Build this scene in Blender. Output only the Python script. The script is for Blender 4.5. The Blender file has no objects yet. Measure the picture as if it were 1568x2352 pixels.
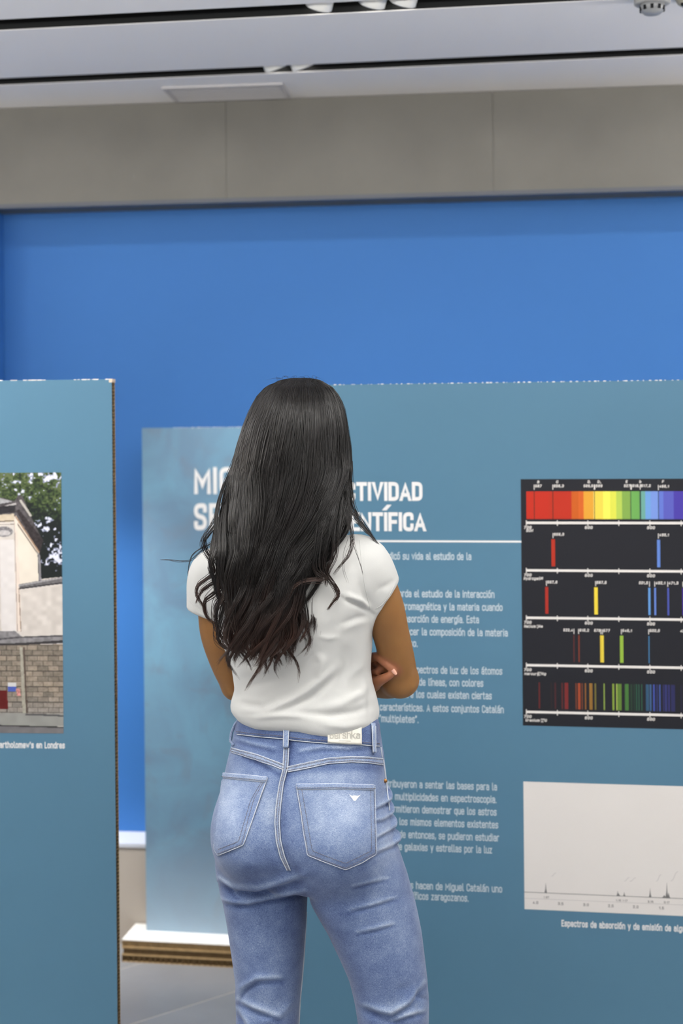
import bpy, math, random
import numpy as np
from mathutils import Vector, Matrix
from mathutils.bvhtree import BVHTree
from mathutils.geometry import tessellate_polygon

SC = bpy.context.scene
COL = SC.collection
rng = np.random.default_rng(7)
random.seed(7)

# ------------------------------------------------------------------ camera
FPX = 50.0 / 36.0 * 2352          # focal length in pixels
CX, CY = 784.0, 980.0             # principal point (horizon at row 980)
EYE = Vector((0, 0, 1.57))
ROLL = -0.009
cam = bpy.data.cameras.new('camera')
cam.sensor_fit = 'VERTICAL'; cam.sensor_height = 36; cam.sensor_width = 24; cam.lens = 50
cam.shift_y = -(1176 - CY) / 2352
cam.dof.use_dof = True; cam.dof.focus_distance = 2.58; cam.dof.aperture_fstop = 3.2
camo = bpy.data.objects.new('camera', cam); COL.objects.link(camo)
CR = Matrix.Rotation(math.pi / 2, 3, 'X') @ Matrix.Rotation(ROLL, 3, 'Z')
camo.matrix_world = Matrix.Translation(EYE) @ CR.to_4x4()
SC.camera = camo

# ------------------------------------------------------------------ world, exposure
SC.view_settings.view_transform = 'Standard'
SC.view_settings.look = 'None'
SC.view_settings.gamma = 1
SC.view_settings.exposure = 0.0
SC.view_settings.use_curve_mapping = False
wd = bpy.data.worlds.new('world'); SC.world = wd; wd.use_nodes = True
wd.node_tree.nodes['Background'].inputs[0].default_value = (0.95, 0.95, 0.95, 1)
wd.node_tree.nodes['Background'].inputs[1].default_value = .45
SC.cycles.use_denoising = True
SC.cycles.max_bounces = 6


def ray(px, py):
    return CR @ Vector(((px - CX) / FPX, -(py - CY) / FPX, -1.0))


def P(px, py, d=2.65):
    """world point seen at pixel (px,py) at distance d (world y)"""
    r = ray(px, py)
    return EYE + r * (d / r.y)


def proj(V):
    """world points (n,3) -> pixel coords (n,2)"""
    A = np.array(CR.transposed())
    L = (np.asarray(V) - np.array(EYE)) @ A.T
    return np.stack([CX + FPX * L[:, 0] / -L[:, 2], CY - FPX * L[:, 1] / -L[:, 2]], 1)


class Plane:
    """vertical plane through world point o (at floor level) turned by yaw (right side nearer)"""
    def __init__(s, px, py, d, yaw):
        p = P(px, py, d); s.o = Vector((p.x, p.y, 0)); s.a = yaw
        s.u = Vector((math.cos(yaw), -math.sin(yaw), 0)); s.b = Vector((math.sin(yaw), math.cos(yaw), 0))

    def hit(s, px, py):
        r = ray(px, py)
        t = (s.o - EYE).dot(s.b) / r.dot(s.b)
        p = EYE + r * t
        return (p - s.o).dot(s.u), p.z

    def w(s, u, d, z):
        p = s.o + s.u * u + s.b * d
        return Vector((p.x, p.y, z))


WALL = Plane(310, 2157, 4.33, math.radians(6.35))    # front of the plinth and of the grey soffit
CEIL = WALL.hit(784, 221)[1]


def ceil_hit(px, py):
    r = ray(px, py); t = (CEIL - EYE.z) / r.z
    p = EYE + r * t - WALL.o
    return p.dot(WALL.u), p.dot(WALL.b)


def lin(c):
    if isinstance(c, str):
        c = [int(c[i:i + 2], 16) for i in (0, 2, 4)]
    o = []
    for v in c:
        v = v / 255
        o.append(v / 12.92 if v <= .04045 else ((v + .055) / 1.055) ** 2.4)
    return tuple(o)


# ------------------------------------------------------------------ lamps
def spot(s, d, z, target, power, size=60, blend=.6, radius=.03, color=(1, .97, .93)):
    L = bpy.data.lights.new('lamp', 'SPOT'); L.energy = power; L.spot_size = math.radians(size)
    L.spot_blend = blend; L.shadow_soft_size = radius; L.color = color
    o = bpy.data.objects.new('lamp', L); COL.objects.link(o)
    o.location = WALL.w(s, d, z)
    o.rotation_euler = (Vector(target) - o.location).to_track_quat('-Z', 'Y').to_euler()
    return o


def area(s, d, z, w, h, power, color=(1, .98, .95)):
    L = bpy.data.lights.new('ceiling_or_fill_lamp', 'AREA'); L.shape = 'RECTANGLE'; L.size = w; L.size_y = h
    L.energy = power; L.color = color
    o = bpy.data.objects.new('ceiling_or_fill_lamp', L); COL.objects.link(o)
    o.location = WALL.w(s, d, z); o.rotation_euler = (0, 0, -WALL.a)
    return o


# the hall's own luminaires above and behind the visitor
area(0.6, -2.4, CEIL - .03, 4.6, .3, 20)
area(0.6, -4.0, CEIL - .03, 4.6, 1.0, 38)
area(0.6, -5.8, CEIL - .03, 4.6, 1.0, 32)
# wall washers along the rear slot
for k_ in range(15):
    s_ = -2.9 + .45 * k_
    spot(s_, -.36, CEIL - .012, WALL.w(s_, .12, 1.6), 2.4, 118, 1.0, .012)
# two unseen fill lights added beside the frame to brighten the ceiling
area(-2.3, -.9, 2.15, 1.2, .4, 50).rotation_euler = (math.pi, 0, 0)
area(3.0, -1.0, 2.15, 1.0, .4, 44).rotation_euler = (math.pi, 0, 0)
# track spots: over the rear panel, on the exhibition panels
spot(-.5, -.90, CEIL - .09, WALL.w(-.03, .12, .40), 230, 33, 1.0)
# added fill light above the frame, without a fitting, brightening the ceiling
w_ = area(.3, -2.7, 2.25, 4.6, .2, 80)
w_.rotation_euler = (Matrix.Rotation(-WALL.a, 3, 'Z') @ Matrix.Rotation(math.radians(160), 3, 'X')).to_euler()
spot(.45, -.42, CEIL - .09, P(480, 1900, 4.25), 40, 44, .8)
spot(-.9, -2.0, CEIL - .09, P(-60, 760, 3.2), 75, 46, 1.0)
spot(1.9, -2.2, CEIL - .09, P(1500, 850, 3.1), 18, 50, 1.0)


# ------------------------------------------------------------------ helpers: tags, meshes, materials
def tag(o, label=None, cat=None, group=None, kind=None):
    if label: o['label'] = label
    if cat: o['category'] = cat
    if group: o['group'] = group
    if kind: o['kind'] = kind
    return o


def empty(name, loc, rz=0):
    o = bpy.data.objects.new(name, None); COL.objects.link(o)
    o.location = loc; o.rotation_euler = (0, 0, rz); o.empty_display_size = .1
    return o


def obj(name, me, mat=None, parent=None, world=False):
    o = bpy.data.objects.new(name, me); COL.objects.link(o)
    if mat:
        for m in (mat if isinstance(mat, (list, tuple)) else [mat]): me.materials.append(m)
    if parent:
        o.parent = parent
        if world:
            M = Matrix.Identity(4); q = parent
            while q:
                M = Matrix.LocRotScale(q.location, q.rotation_euler, q.scale) @ M if q.type == 'EMPTY' else M
                q = q.parent
            o.matrix_parent_inverse = M.inverted()
    return o


def npmesh(name, V, Q, smooth=True):
    me = bpy.data.meshes.new(name)
    V = np.asarray(V, dtype=np.float32); Q = np.asarray(Q, dtype=np.int32)
    n, k = Q.shape
    me.vertices.add(len(V)); me.vertices.foreach_set('co', V.ravel())
    me.loops.add(n * k); me.loops.foreach_set('vertex_index', Q.ravel())
    me.polygons.add(n)
    me.polygons.foreach_set('loop_start', np.arange(0, n * k, k, dtype=np.int32))
    me.polygons.foreach_set('loop_total', np.full(n, k, dtype=np.int32))
    if smooth: me.polygons.foreach_set('use_smooth', np.ones(n, dtype=bool))
    me.update(); me.validate()
    return me


class MB:
    """collects boxes, prisms, tubes in one mesh"""
    def __init__(s): s.v = []; s.f = []; s.c = []

    def add(s, v, f, c=None):
        n = len(s.v); s.v += [tuple(x) for x in v]; s.f += [tuple(n + i for i in q) for q in f]
        if c is not None: s.c += [c] * len(f)

    def box(s, x0, y0, z0, x1, y1, z1, c=None):
        s.add([(x0, y0, z0), (x1, y0, z0), (x1, y1, z0), (x0, y1, z0), (x0, y0, z1), (x1, y0, z1), (x1, y1, z1), (x0, y1, z1)],
              [(0, 3, 2, 1), (4, 5, 6, 7), (0, 1, 5, 4), (1, 2, 6, 5), (2, 3, 7, 6), (3, 0, 4, 7)], c)

    def lathe(s, prof, n=32, c=(0, 0, 0)):
        v = [(c[0] + r * math.cos(2 * math.pi * i / n), c[1] + r * math.sin(2 * math.pi * i / n), c[2] + z) for r, z in prof for i in range(n)]
        f = [(j * n + i, j * n + (i + 1) % n, (j + 1) * n + (i + 1) % n, (j + 1) * n + i) for j in range(len(prof) - 1) for i in range(n)]
        f.append(tuple(reversed(range(n)))); f.append(tuple((len(prof) - 1) * n + i for i in range(n)))
        s.add(v, f)

    def tube(s, pts, r, n=6):
        pts = [Vector(p) for p in pts]; rs = r if isinstance(r, (list, tuple)) else [r] * len(pts)
        v = []; up = Vector((.13, -.95, .21))
        for i, p in enumerate(pts):
            t = (pts[min(i + 1, len(pts) - 1)] - pts[max(i - 1, 0)]).normalized()
            a = t.cross(up).normalized(); b = t.cross(a)
            v += [p + (a * math.cos(2 * math.pi * k / n) + b * math.sin(2 * math.pi * k / n)) * rs[i] for k in range(n)]
        f = [(j * n + i, j * n + (i + 1) % n, (j + 1) * n + (i + 1) % n, (j + 1) * n + i) for j in range(len(pts) - 1) for i in range(n)]
        f.append(tuple(reversed(range(n)))); f.append(tuple((len(pts) - 1) * n + i for i in range(n)))
        s.add(v, f)

    def mesh(s, name, smooth=False):
        me = bpy.data.meshes.new(name); me.from_pydata(s.v, [], s.f)
        if s.c:
            at = me.color_attributes.new('Col', 'FLOAT_COLOR', 'CORNER')
            k = 0
            for p, c in zip(me.polygons, s.c):
                for _ in p.vertices: at.data[k].color = (*c, 1); k += 1
        if smooth:
            for p in me.polygons: p.use_smooth = True
        me.update(); return me


def mat(name, base, rough=.6, spec=.3, noise=None, bump=None, metal=0, attr=None, emit=None, sheen=0):
    """noise=(scale, amount) varies the value; bump=(scale, strength)"""
    m = bpy.data.materials.new(name); m.use_nodes = True
    nt = m.node_tree; b = nt.nodes['Principled BSDF']
    b.inputs['Base Color'].default_value = (*lin(base), 1)
    b.inputs['Roughness'].default_value = rough
    b.inputs['Specular IOR Level'].default_value = spec
    b.inputs['Metallic'].default_value = metal
    if sheen: b.inputs['Sheen Weight'].default_value = sheen
    tc = nt.nodes.new('ShaderNodeTexCoord')
    src = None
    if attr:
        a = nt.nodes.new('ShaderNodeAttribute'); a.attribute_name = attr; src = a.outputs['Color']
    if noise:
        n = nt.nodes.new('ShaderNodeTexNoise'); n.inputs['Scale'].default_value = noise[0]; n.inputs['Detail'].default_value = 6
        nt.links.new(tc.outputs['Object'], n.inputs['Vector'])
        mr = nt.nodes.new('ShaderNodeMapRange'); mr.inputs[1].default_value = .3; mr.inputs[2].default_value = .7
        mr.inputs[3].default_value = 1 - noise[1]; mr.inputs[4].default_value = 1 + noise[1]
        nt.links.new(n.outputs[0], mr.inputs[0])
        hs = nt.nodes.new('ShaderNodeHueSaturation'); hs.inputs['Color'].default_value = (*lin(base), 1)
        if src: nt.links.new(src, hs.inputs['Color'])
        nt.links.new(mr.outputs[0], hs.inputs['Value']); src = hs.outputs[0]
    if src: nt.links.new(src, b.inputs['Base Color'])
    if bump:
        n = nt.nodes.new('ShaderNodeTexNoise'); n.inputs['Scale'].default_value = bump[0]; n.inputs['Detail'].default_value = 4
        nt.links.new(tc.outputs['Object'], n.inputs['Vector'])
        bp = nt.nodes.new('ShaderNodeBump'); bp.inputs['Strength'].default_value = bump[1]; bp.inputs['Distance'].default_value = .001
        nt.links.new(n.outputs[0], bp.inputs['Height']); nt.links.new(bp.outputs[0], b.inputs['Normal'])
    if emit:
        b.inputs['Emission Color'].default_value = (*lin(base), 1); b.inputs['Emission Strength'].default_value = emit
    return m


M_floor = mat('slate_tile', (146, 148, 152), .32, .5, (3.5, .12), (30, .15))
M_grout = mat('grout', (226, 220, 210), .8)
M_ceil = mat('ceiling_paint', (240, 238, 236), .8, .2)
M_soffit = mat('grey_stone_panel', (120, 118, 112), .75, .3, (7, .05), (40, .2))
M_blue = mat('blue_paint', (62, 122, 196), .55, .3)
M_plinth = mat('beige_paint', (190, 182, 172), .7)
M_ledge = mat('ledge_paint', (214, 220, 232), .6)
M_dark = mat('slot_black', (12, 14, 16), .6)
M_white = mat('white_enamel', (235, 235, 232), .35, .5)
M_metal = mat('brushed_metal', (180, 180, 185), .3, .5, metal=.9)
M_strip = mat('grey_edge_strip', (92, 96, 104), .45, .4)
M_kraft = mat('kraft_board', (180, 154, 114), .85, .1, (60, .15))
M_kraftd = mat('kraft_board_dark', (112, 92, 66), .9, .05, (60, .15))
M_print = mat('teal_print', (83, 124, 149), .42, .35, (1.1, .035))
M_text = mat('white_print', (226, 226, 226), .5, .3)
M_text2 = mat('pale_print', (196, 208, 216), .5, .3)
M_paper = mat('white_paper', (236, 236, 234), .7, .2)
M_col = mat('colour_print', (255, 255, 255), .5, .3, attr='Col')


# print with smoky blotches
def cloud_print():
    m = mat('cloud_print', (120, 158, 184), .45, .3)
    nt = m.node_tree; b = nt.nodes['Principled BSDF']; tc = nt.nodes['Texture Coordinate']
    mp = nt.nodes.new('ShaderNodeMapping'); mp.inputs['Scale'].default_value = (1, 1, 1)
    nt.links.new(tc.outputs['Object'], mp.inputs[0])
    n = nt.nodes.new('ShaderNodeTexNoise'); n.inputs['Scale'].default_value = 4.2; n.inputs['Detail'].default_value = 5
    n.inputs['Distortion'].default_value = 1.2
    nt.links.new(mp.outputs[0], n.inputs['Vector'])
    r = nt.nodes.new('ShaderNodeValToRGB'); e = r.color_ramp.elements
    e[0].position = .36; e[0].color = (*lin((106, 137, 163)), 1)
    e[1].position = .62; e[1].color = (*lin((112, 154, 180)), 1)
    nt.links.new(n.outputs[0], r.inputs[0])
    # grey smoke
    n2 = nt.nodes.new('ShaderNodeTexNoise'); n2.inputs['Scale'].default_value = 7; n2.inputs['Detail'].default_value = 8
    n2.inputs['Distortion'].default_value = 2.0
    nt.links.new(mp.outputs[0], n2.inputs['Vector'])
    r2 = nt.nodes.new('ShaderNodeMapRange'); r2.inputs[1].default_value = .52; r2.inputs[2].default_value = .68; r2.inputs[4].default_value = .45
    nt.links.new(n2.outputs[0], r2.inputs[0])
    # pale foot of the panel: part print, part lamp light put into the colour
    sx = nt.nodes.new('ShaderNodeSeparateXYZ'); nt.links.new(tc.outputs['Object'], sx.inputs[0])
    mx = nt.nodes.new('ShaderNodeMix'); mx.data_type = 'RGBA'
    nt.links.new(r2.outputs[0], mx.inputs['Factor']); nt.links.new(r.outputs[0], mx.inputs[6])
    mx.inputs[7].default_value = (*lin((112, 128, 146)), 1)
    g = nt.nodes.new('ShaderNodeMapRange'); g.inputs[1].default_value = .42; g.inputs[2].default_value = .06; g.inputs[4].default_value = .55
    g.interpolation_type = 'SMOOTHSTEP'
    nt.links.new(sx.outputs[2], g.inputs[0])
    m2 = nt.nodes.new('ShaderNodeMix'); m2.data_type = 'RGBA'
    nt.links.new(g.outputs[0], m2.inputs['Factor']); nt.links.new(mx.outputs[2], m2.inputs[6])
    m2.inputs[7].default_value = (*lin((186, 204, 220)), 1)
    nt.links.new(m2.outputs[2], b.inputs['Base Color'])
    return m


M_cloud = cloud_print()

# ------------------------------------------------------------------ the room (in the wall's own frame)
S0, S1, D0 = -3.0, 3.6, -6.8


def room_box(name, s0, d0, z0, s1, d1, z1, m, parent=None):
    b = MB(); b.box(s0, d0, z0, s1, d1, z1)
    o = obj(name, b.mesh(name), m, parent)
    if parent is None:
        o.location = WALL.o; o.rotation_euler = (0, 0, -WALL.a)
        tag(o, kind='structure')
    return o


floor = room_box('floor', S0 - .1, D0 - .1, -.12, S1 + .1, .3, -.0012, M_grout)
# diagonal tiles
tw, tl, ta = .352, 1.4, math.radians(39.5) + WALL.a
tv = MB(); tv.box(0, 0, -.008, tw - .005, tl - .005, 0); tile_me = tv.mesh('tile'); tile_me.materials.append(M_floor)
A1 = WALL.o; pA = Vector((P(279, 2225.5, 4.133).x, 4.133, 0)) - WALL.o
a0 = Vector((pA.dot(WALL.u), pA.dot(WALL.b)))       # a point of one joint, in the wall's frame
e1 = Vector((math.cos(ta), math.sin(ta))); e2 = Vector((-e1.y, e1.x))   # e1 along joint, e2 across
for i in range(-14, 16):
    for j in range(-16, 18):
        off = (j % 2) * tl / 2
        c = a0 + e2 * (j * tw) + e1 * (i * tl + off + .25)
        mid = c + e1 * tl / 2 + e2 * tw / 2
        if S0 + .3 < mid.x < S1 - .3 and D0 + 2.6 < mid.y < .3:
            o = bpy.data.objects.new('tile', tile_me); COL.objects.link(o); o.parent = floor
            # local x across (e2), local y along (e1)
            o.matrix_local = Matrix(((-e2.x, e1.x, 0, c.x + e2.x * tw), (-e2.y, e1.y, 0, c.y + e2.y * tw), (0, 0, 1, 0), (0, 0, 0, 1)))

# ceiling with two dark slots
cs2 = sum(ceil_hit(784, y)[1] for y in (146, 160)) / 2
cs1 = sum(ceil_hit(784, y)[1] for y in (10, 27)) / 2
sw2, sw1 = .040, .046
ceil = MB()
for a, b_ in ((D0 - .1, cs1 - sw1), (cs1 + sw1, cs2 - sw2), (cs2 + sw2, .45)):
    ceil.box(S0 - .1, a, CEIL, S1 + .1, b_, CEIL + .002)
CSK = -.031; CS0 = ceil_hit(784, 150)[0]


def skew(b):
    b.v = [(x, y + CSK * (x - CS0), z) for x, y, z in b.v]


skew(ceil)
ceilo = obj('ceiling', ceil.mesh('ceiling'), M_ceil); ceilo.location = WALL.o; ceilo.rotation_euler = (0, 0, -WALL.a)
tag(ceilo, kind='structure')
for c_, w_ in ((cs1, sw1), (cs2, sw2)):
    b = MB()
    b.box(S0, c_ - w_ - .004, CEIL + .0021, S1, c_ - w_, CEIL + .13)
    b.box(S0, c_ + w_, CEIL + .0021, S1, c_ + w_ + .004, CEIL + .13)
    b.box(S0, c_ - w_ - .004, CEIL + .1301, S1, c_ + w_ + .004, CEIL + .134)
    skew(b)
    obj('light_slot', b.mesh('light_slot'), M_dark, ceilo)
    b = MB(); b.box(S0 + .01, c_ - .012, CEIL + .105, S1 - .01, c_ + .012, CEIL + .13)
    skew(b)
    obj('track_rail', b.mesh('track_rail'), M_dark, ceilo)

# back wall: blue recess between grey soffit and beige plinth
zb = (WALL.hit(784, 457)[1])
zp = WALL.hit(305, 1937)[1]
room_box('wall_back', S0 - .1, .125, -.004, S1 + .1, .25, CEIL + .1, M_blue)
sof = room_box('trim_1', S0, .03, zb, S1, .124, CEIL, M_soffit)
tag(sof, label='grey stone-look soffit across the top of the blue wall')
j1, j2 = WALL.hit(519, 350)[0], WALL.hit(1132, 320)[0]
wj = j2 - j1
k = 0
sj = j1 - 3 * wj
while sj < S1:
    a, b_ = max(sj, S0), min(sj + wj, S1)
    if b_ - a > .05:
        o = room_box('panel', a + .0005, 0, zb + .012, b_ - .0005, .0299, CEIL - .001, M_soffit, sof)
    sj += wj
o = room_box('edge_strip', S0, -.001, zb - .001, S1, .0298, zb + .0118, M_strip, sof)
pl = room_box('trim_2', S0, 0, .0004, S1, .1248, zp - .012, M_plinth)
room_box('ledge', S0, -.004, zp - .0119, S1, .1247, zp, M_ledge, pl)
# left jamb of the recess
sl = WALL.hit(-22, 700)[0]
room_box('wall_recess_side', sl - .3, 0.0, zp + .0005, sl, .1246, zb - .0025, M_blue)
room_box('wall_left', S0 - .12, -1.6, -.0039, S0, -.01, CEIL - .001, M_plinth)
room_box('wall_right', S1, -1.6, -.0039, S1 + .12, -.01, CEIL - .001, M_plinth)


def wall_empty(name, s, d, z):
    return empty(name, WALL.w(s, d, z), -WALL.a)


# ceiling hatch near the soffit
q = [ceil_hit(*p) for p in ((362, 200), (632, 190), (680, 212), (405, 224))]
hs0, hs1 = (q[0][0] + q[3][0]) / 2, (q[1][0] + q[2][0]) / 2
hd0, hd1 = (q[0][1] + q[1][1]) / 2, -.02
vt = wall_empty('ceiling_vent', (hs0 + hs1) / 2, (hd0 + hd1) / 2, CEIL)
tag(vt, 'pale rectangular air vent in the ceiling beside the grey soffit', 'vent')
hw, hd = (hs1 - hs0) / 2, (hd1 - hd0) / 2
b = MB()
for (x0, y0, x1, y1) in ((-hw, -hd, hw, -hd + .012), (-hw, hd - .012, hw, hd), (-hw, -hd + .012, -hw + .012, hd - .012), (hw - .012, -hd + .012, hw, hd - .012)):
    b.box(x0, y0, -.006, x1, y1, -.0002)
M_vent = mat('vent_grey', (196, 194, 194), .6)
obj('frame', b.mesh('frame'), M_vent, vt)
n = 7
for i in range(n):
    y = -hd + .014 + (2 * hd - .028) * (i + .5) / n
    b = MB(); b.box(-hw + .013, y - .006, -.005, hw - .013, y + .006, -.0008)
    obj('slat', b.mesh('slat'), M_vent, vt)


# track spotlights hanging in the slots
M_lens = mat('lamp_lens', (255, 250, 240), .3, emit=2.2)


def spotlight(px, cs, tilt, label, sc_=1):
    # s position from pixel at slot depth
    r = ray(px[0], px[1]); t = (WALL.w(0, cs, 0) - EYE).dot(WALL.b) / r.dot(WALL.b)
    s = (EYE + r * t - WALL.o).dot(WALL.u)
    e = wall_empty('track_spotlight', s, cs + CSK * (s - CS0), CEIL + .105)
    tag(e, label, 'spotlight', 'spotlights in the ceiling slots')
    b = MB(); b.box(-.02, -.01, -.03, .02, .01, 0); obj('track_adapter', b.mesh('track_adapter'), M_white, e)
    R = Matrix.Rotation(tilt[0], 4, 'X') @ Matrix.Rotation(tilt[1], 4, 'Y')
    b = MB(); b.lathe([(.016, .0), (.030, -.006), (.032, -.02), (.032, -.058), (.029, -.06), (.026, -.05)], 28)
    me = b.mesh('housing', True); me.transform(Matrix.Translation((0, 0, -.045)) @ R)
    obj('housing', me, M_white, e)
    b = MB(); b.lathe([(.0255, -.052), (.0255, -.0575)], 24)
    me = b.mesh('lens'); me.transform(Matrix.Translation((0, 0, -.045)) @ R)
    obj('lens', me, M_lens, e)
    b = MB(); b.tube([(0, 0, -.03), (0, 0, -.05)], .006, 8); obj('pivot', b.mesh('pivot'), M_white, e)


for px_, lb in (((745, 20), 'white spotlight in the front ceiling slot, left one of its cluster'), ((868, 17), 'white spotlight in the front ceiling slot, middle one with the brightest glint'), ((940, 15), 'white spotlight in the front ceiling slot, right one of its cluster')):
    spotlight(px_, cs1, (.5, .3), lb)
for px_, lb in (((617, 172), 'white spotlight in the rear ceiling slot, left of the pair'), ((680, 170), 'white spotlight in the rear ceiling slot, right of the pair')):
    spotlight(px_, cs2, (.35, -.3), lb)

# dome camera at top right
s_, d_ = ceil_hit(1497, -8)
e = wall_empty('dome_camera', s_, d_, CEIL)
tag(e, 'grey dome security camera on the ceiling at top right', 'security camera')
M_dgrey = mat('dome_grey', (168, 168, 166), .5)
b = MB(); b.lathe([(.036, 0), (.0415, -.001), (.0415, -.016), (.038, -.0185), (.03, -.0185)], 36); obj('base', b.mesh('base', True), M_dgrey, e)
b = MB(); b.lathe([(.029, -.0186), (.0285, -.026), (.026, -.034), (.018, -.041), (.007, -.0435)], 32); obj('dome', b.mesh('dome', True), mat('dome_lens', (140, 142, 144), .3, .5), e)
for i in range(10):
    a = i * .628 + .2
    b = MB(); b.box(.0262, -.0035, -.034, .0290, .0035, -.024); me = b.mesh('slit'); me.transform(Matrix.Rotation(a, 4, 'Z'))
    obj('slit', me, M_dark, e)
s_, d_ = ceil_hit(1583, -6)
e = wall_empty('motion_sensor', s_, d_, CEIL)
tag(e, 'beige ceiling sensor with a dark eye, cut by the top right corner', 'sensor')
M_beige = mat('beige_plastic', (170, 166, 150), .5)
b = MB(); b.lathe([(.03, 0), (.032, -.004), (.027, -.014), (.016, -.021), (.008, -.022)], 32); obj('housing', b.mesh('housing', True), M_beige, e)
b = MB(); b.lathe([(.004, .003), (.005, 0), (.004, -.004), (.002, -.005)], 16, (-.017, -.012, -.018)); obj('eye', b.mesh('eye', True), M_dark, e)


# ------------------------------------------------------------------ lettering: a narrow stroke alphabet
G = {}


def gl(ch, w, *st): G[ch] = (w, st)


X = .73
gl(' ', .22)
gl('a', .42, 'r .04,.60 .04,.73 .42,.73 .42,0', 'c .42,.42 0,.42 0,0 .42,0')
gl('b', .42, 'l 0,1.02 0,0', 'c 0,.73 .42,.73 .42,0 0,0')
gl('c', .38, 'r .38,.56 .38,.73 0,.73 0,0 .38,0 .38,.17')
gl('d', .42, 'l .42,1.02 .42,0', 'c 0,.73 .42,.73 .42,0 0,0')
gl('e', .42, 'r .40,.12 .40,0 0,0 0,.73 .42,.73 .42,.36', 'l .42,.37 0,.37')
gl('f', .26, 'r .28,1.01 .1,1.01 .1,0', 'l -.02,.71 .26,.71')
gl('g', .42, 'c 0,.73 .42,.73 .42,.02 0,.02', 'r .42,.73 .42,-.24 .03,-.24 .03,-.14')
gl('h', .42, 'l 0,1.02 0,0', 'r 0,.5 0,.73 .42,.73 .42,0')
gl('i', .06, 'l .03,.73 .03,0', 'l .03,.95 .03,.98')
gl('j', .1, 'r .06,.73 .06,-.24 -.08,-.24', 'l .06,.95 .06,.98')
gl('l', .14, 'r .03,1.02 .03,0 .17,0')
gl('k', .4, 'l 0,1.02 0,0', 'l .38,.73 .02,.30', 'l .12,.42 .4,0')
gl('m', .68, 'l 0,.73 0,0', 'r 0,.5 0,.73 .34,.73 .34,0', 'r .34,.5 .34,.73 .68,.73 .68,0')
gl('n', .42, 'l 0,.73 0,0', 'r 0,.5 0,.73 .42,.73 .42,0')
gl('o', .42, 'c 0,.73 .42,.73 .42,0 0,0')
gl('p', .42, 'l 0,.73 0,-.26', 'c 0,.73 .42,.73 .42,0 0,0')
gl('q', .42, 'l .42,.73 .42,-.26', 'c 0,.73 .42,.73 .42,0 0,0')
gl('r', .27, 'l 0,.73 0,0', 'r 0,.45 0,.73 .28,.73')
gl('s', .38, 'r .37,.60 .37,.73 0,.73 0,.38 .38,.38 .38,0 0,0 0,.14')
gl('t', .27, 'r .09,.95 .09,0 .28,0', 'l -.03,.71 .27,.71')
gl('u', .42, 'r 0,.73 0,0 .42,0 .42,.3', 'l .42,.73 .42,0')
gl('v', .42, 'l 0,.73 .21,0 .42,.73')
gl('w', .6, 'l 0,.73 .15,0 .3,.65 .45,0 .6,.73')
gl('x', .4, 'l 0,.73 .4,0', 'l .4,.73 0,0')
gl('y', .42, 'l 0,.73 .21,.02', 'l .42,.73 .14,-.26')
gl('z', .38, 'l 0,.72 .37,.72 .01,.01 .38,.01')
for a, b_ in zip('áéíóú', 'aeiou'):
    w_, st = G[b_]; st = [x for x in st if not (b_ == 'i' and '.95' in x)]
    G[a] = (w_, tuple(st) + ('l %g,.95 %g,1.05' % (w_ / 2 - .03, w_ / 2 + .09),))
gl('A', .5, 'l 0,0 .25,1 .5,0', 'l .09,.27 .41,.27')
gl('B', .44, 'l 0,1 0,0', 'c 0,1 .40,1 .40,.52 0,.52', 'c 0,.52 .44,.52 .44,0 0,0')
gl('C', .44, 'r .44,.74 .44,1 0,1 0,0 .44,0 .44,.26')
gl('D', .44, 'h 0,1 .44,1 .44,0 0,0')
gl('E', .38, 'l .38,1 0,1 0,0 .38,0', 'l 0,.51 .33,.51')
gl('F', .38, 'l .38,1 0,1 0,0', 'l 0,.49 .33,.49')
gl('G', .44, 'r .44,.74 .44,1 0,1 0,0 .44,0 .44,.48 .24,.48')
gl('H', .44, 'l 0,1 0,0', 'l .44,1 .44,0', 'l 0,.5 .44,.5')
gl('I', .02, 'l .01,1 .01,0')
gl('J', .36, 'r .36,1 .36,0 0,0 0,.2')
gl('L', .36, 'l 0,1 0,0 .36,0')
gl('M', .6, 'l 0,0 0,.97 .3,.32 .6,.97 .6,0')
gl('N', .46, 'l 0,0 0,.97 .46,.03 .46,1')
gl('S', .42, 'r .42,.80 .42,1 0,1 0,.53 .42,.47 .42,0 0,0 0,.2')
gl('O', .44, 'c 0,1 .44,1 .44,0 0,0')
gl('P', .44, 'l 0,1 0,0', 'c 0,1 .44,1 .44,.42 0,.42')
gl('R', .46, 'l 0,1 0,0', 'c 0,1 .44,1 .44,.45 0,.45', 'l .22,.45 .46,0')
gl('T', .46, 'l 0,1 .46,1', 'l .23,.95 .23,0')
gl('U', .44, 'r 0,1 0,0 .44,0 .44,1')
gl('V', .48, 'l 0,1 .24,0 .48,1')
gl('Í', .02, 'l .01,1 .01,0', 'l .03,1.38 .13,1.5')
gl('.', .04, 'l .02,.03 .02,0')
gl(',', .06, 'l .05,.1 0,-.14')
gl("'", .05, 'l .03,1.02 .03,.78')
gl('“', .18, 'l 0,.8 .03,1.0', 'l .13,.8 .16,1.0')
gl('”', .18, 'l 0,.8 .03,1.0', 'l .13,.8 .16,1.0')
gl('|', .04, 'l .02,1.1 .02,-.6')
gl('0', .42, 'c 0,1 .42,1 .42,0 0,0')
gl('1', .22, 'l 0,.78 .18,.98 .18,0')
gl('2', .42, 'r 0,.72 0,1 .42,1 .42,.6 .02,.1 .02,.02', 'l 0,.02 .43,.02')
gl('3', .42, 'r 0,.78 0,1 .42,1 .42,.52 .15,.52', 'r .15,.52 .42,.52 .42,0 0,0 0,.22')
gl('4', .44, 'l .3,0 .3,1 0,.28 .44,.28')
gl('5', .42, 'l .4,.98 .03,.98 0,.52', 'r 0,.55 .42,.62 .42,0 0,0 0,.2')
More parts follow.
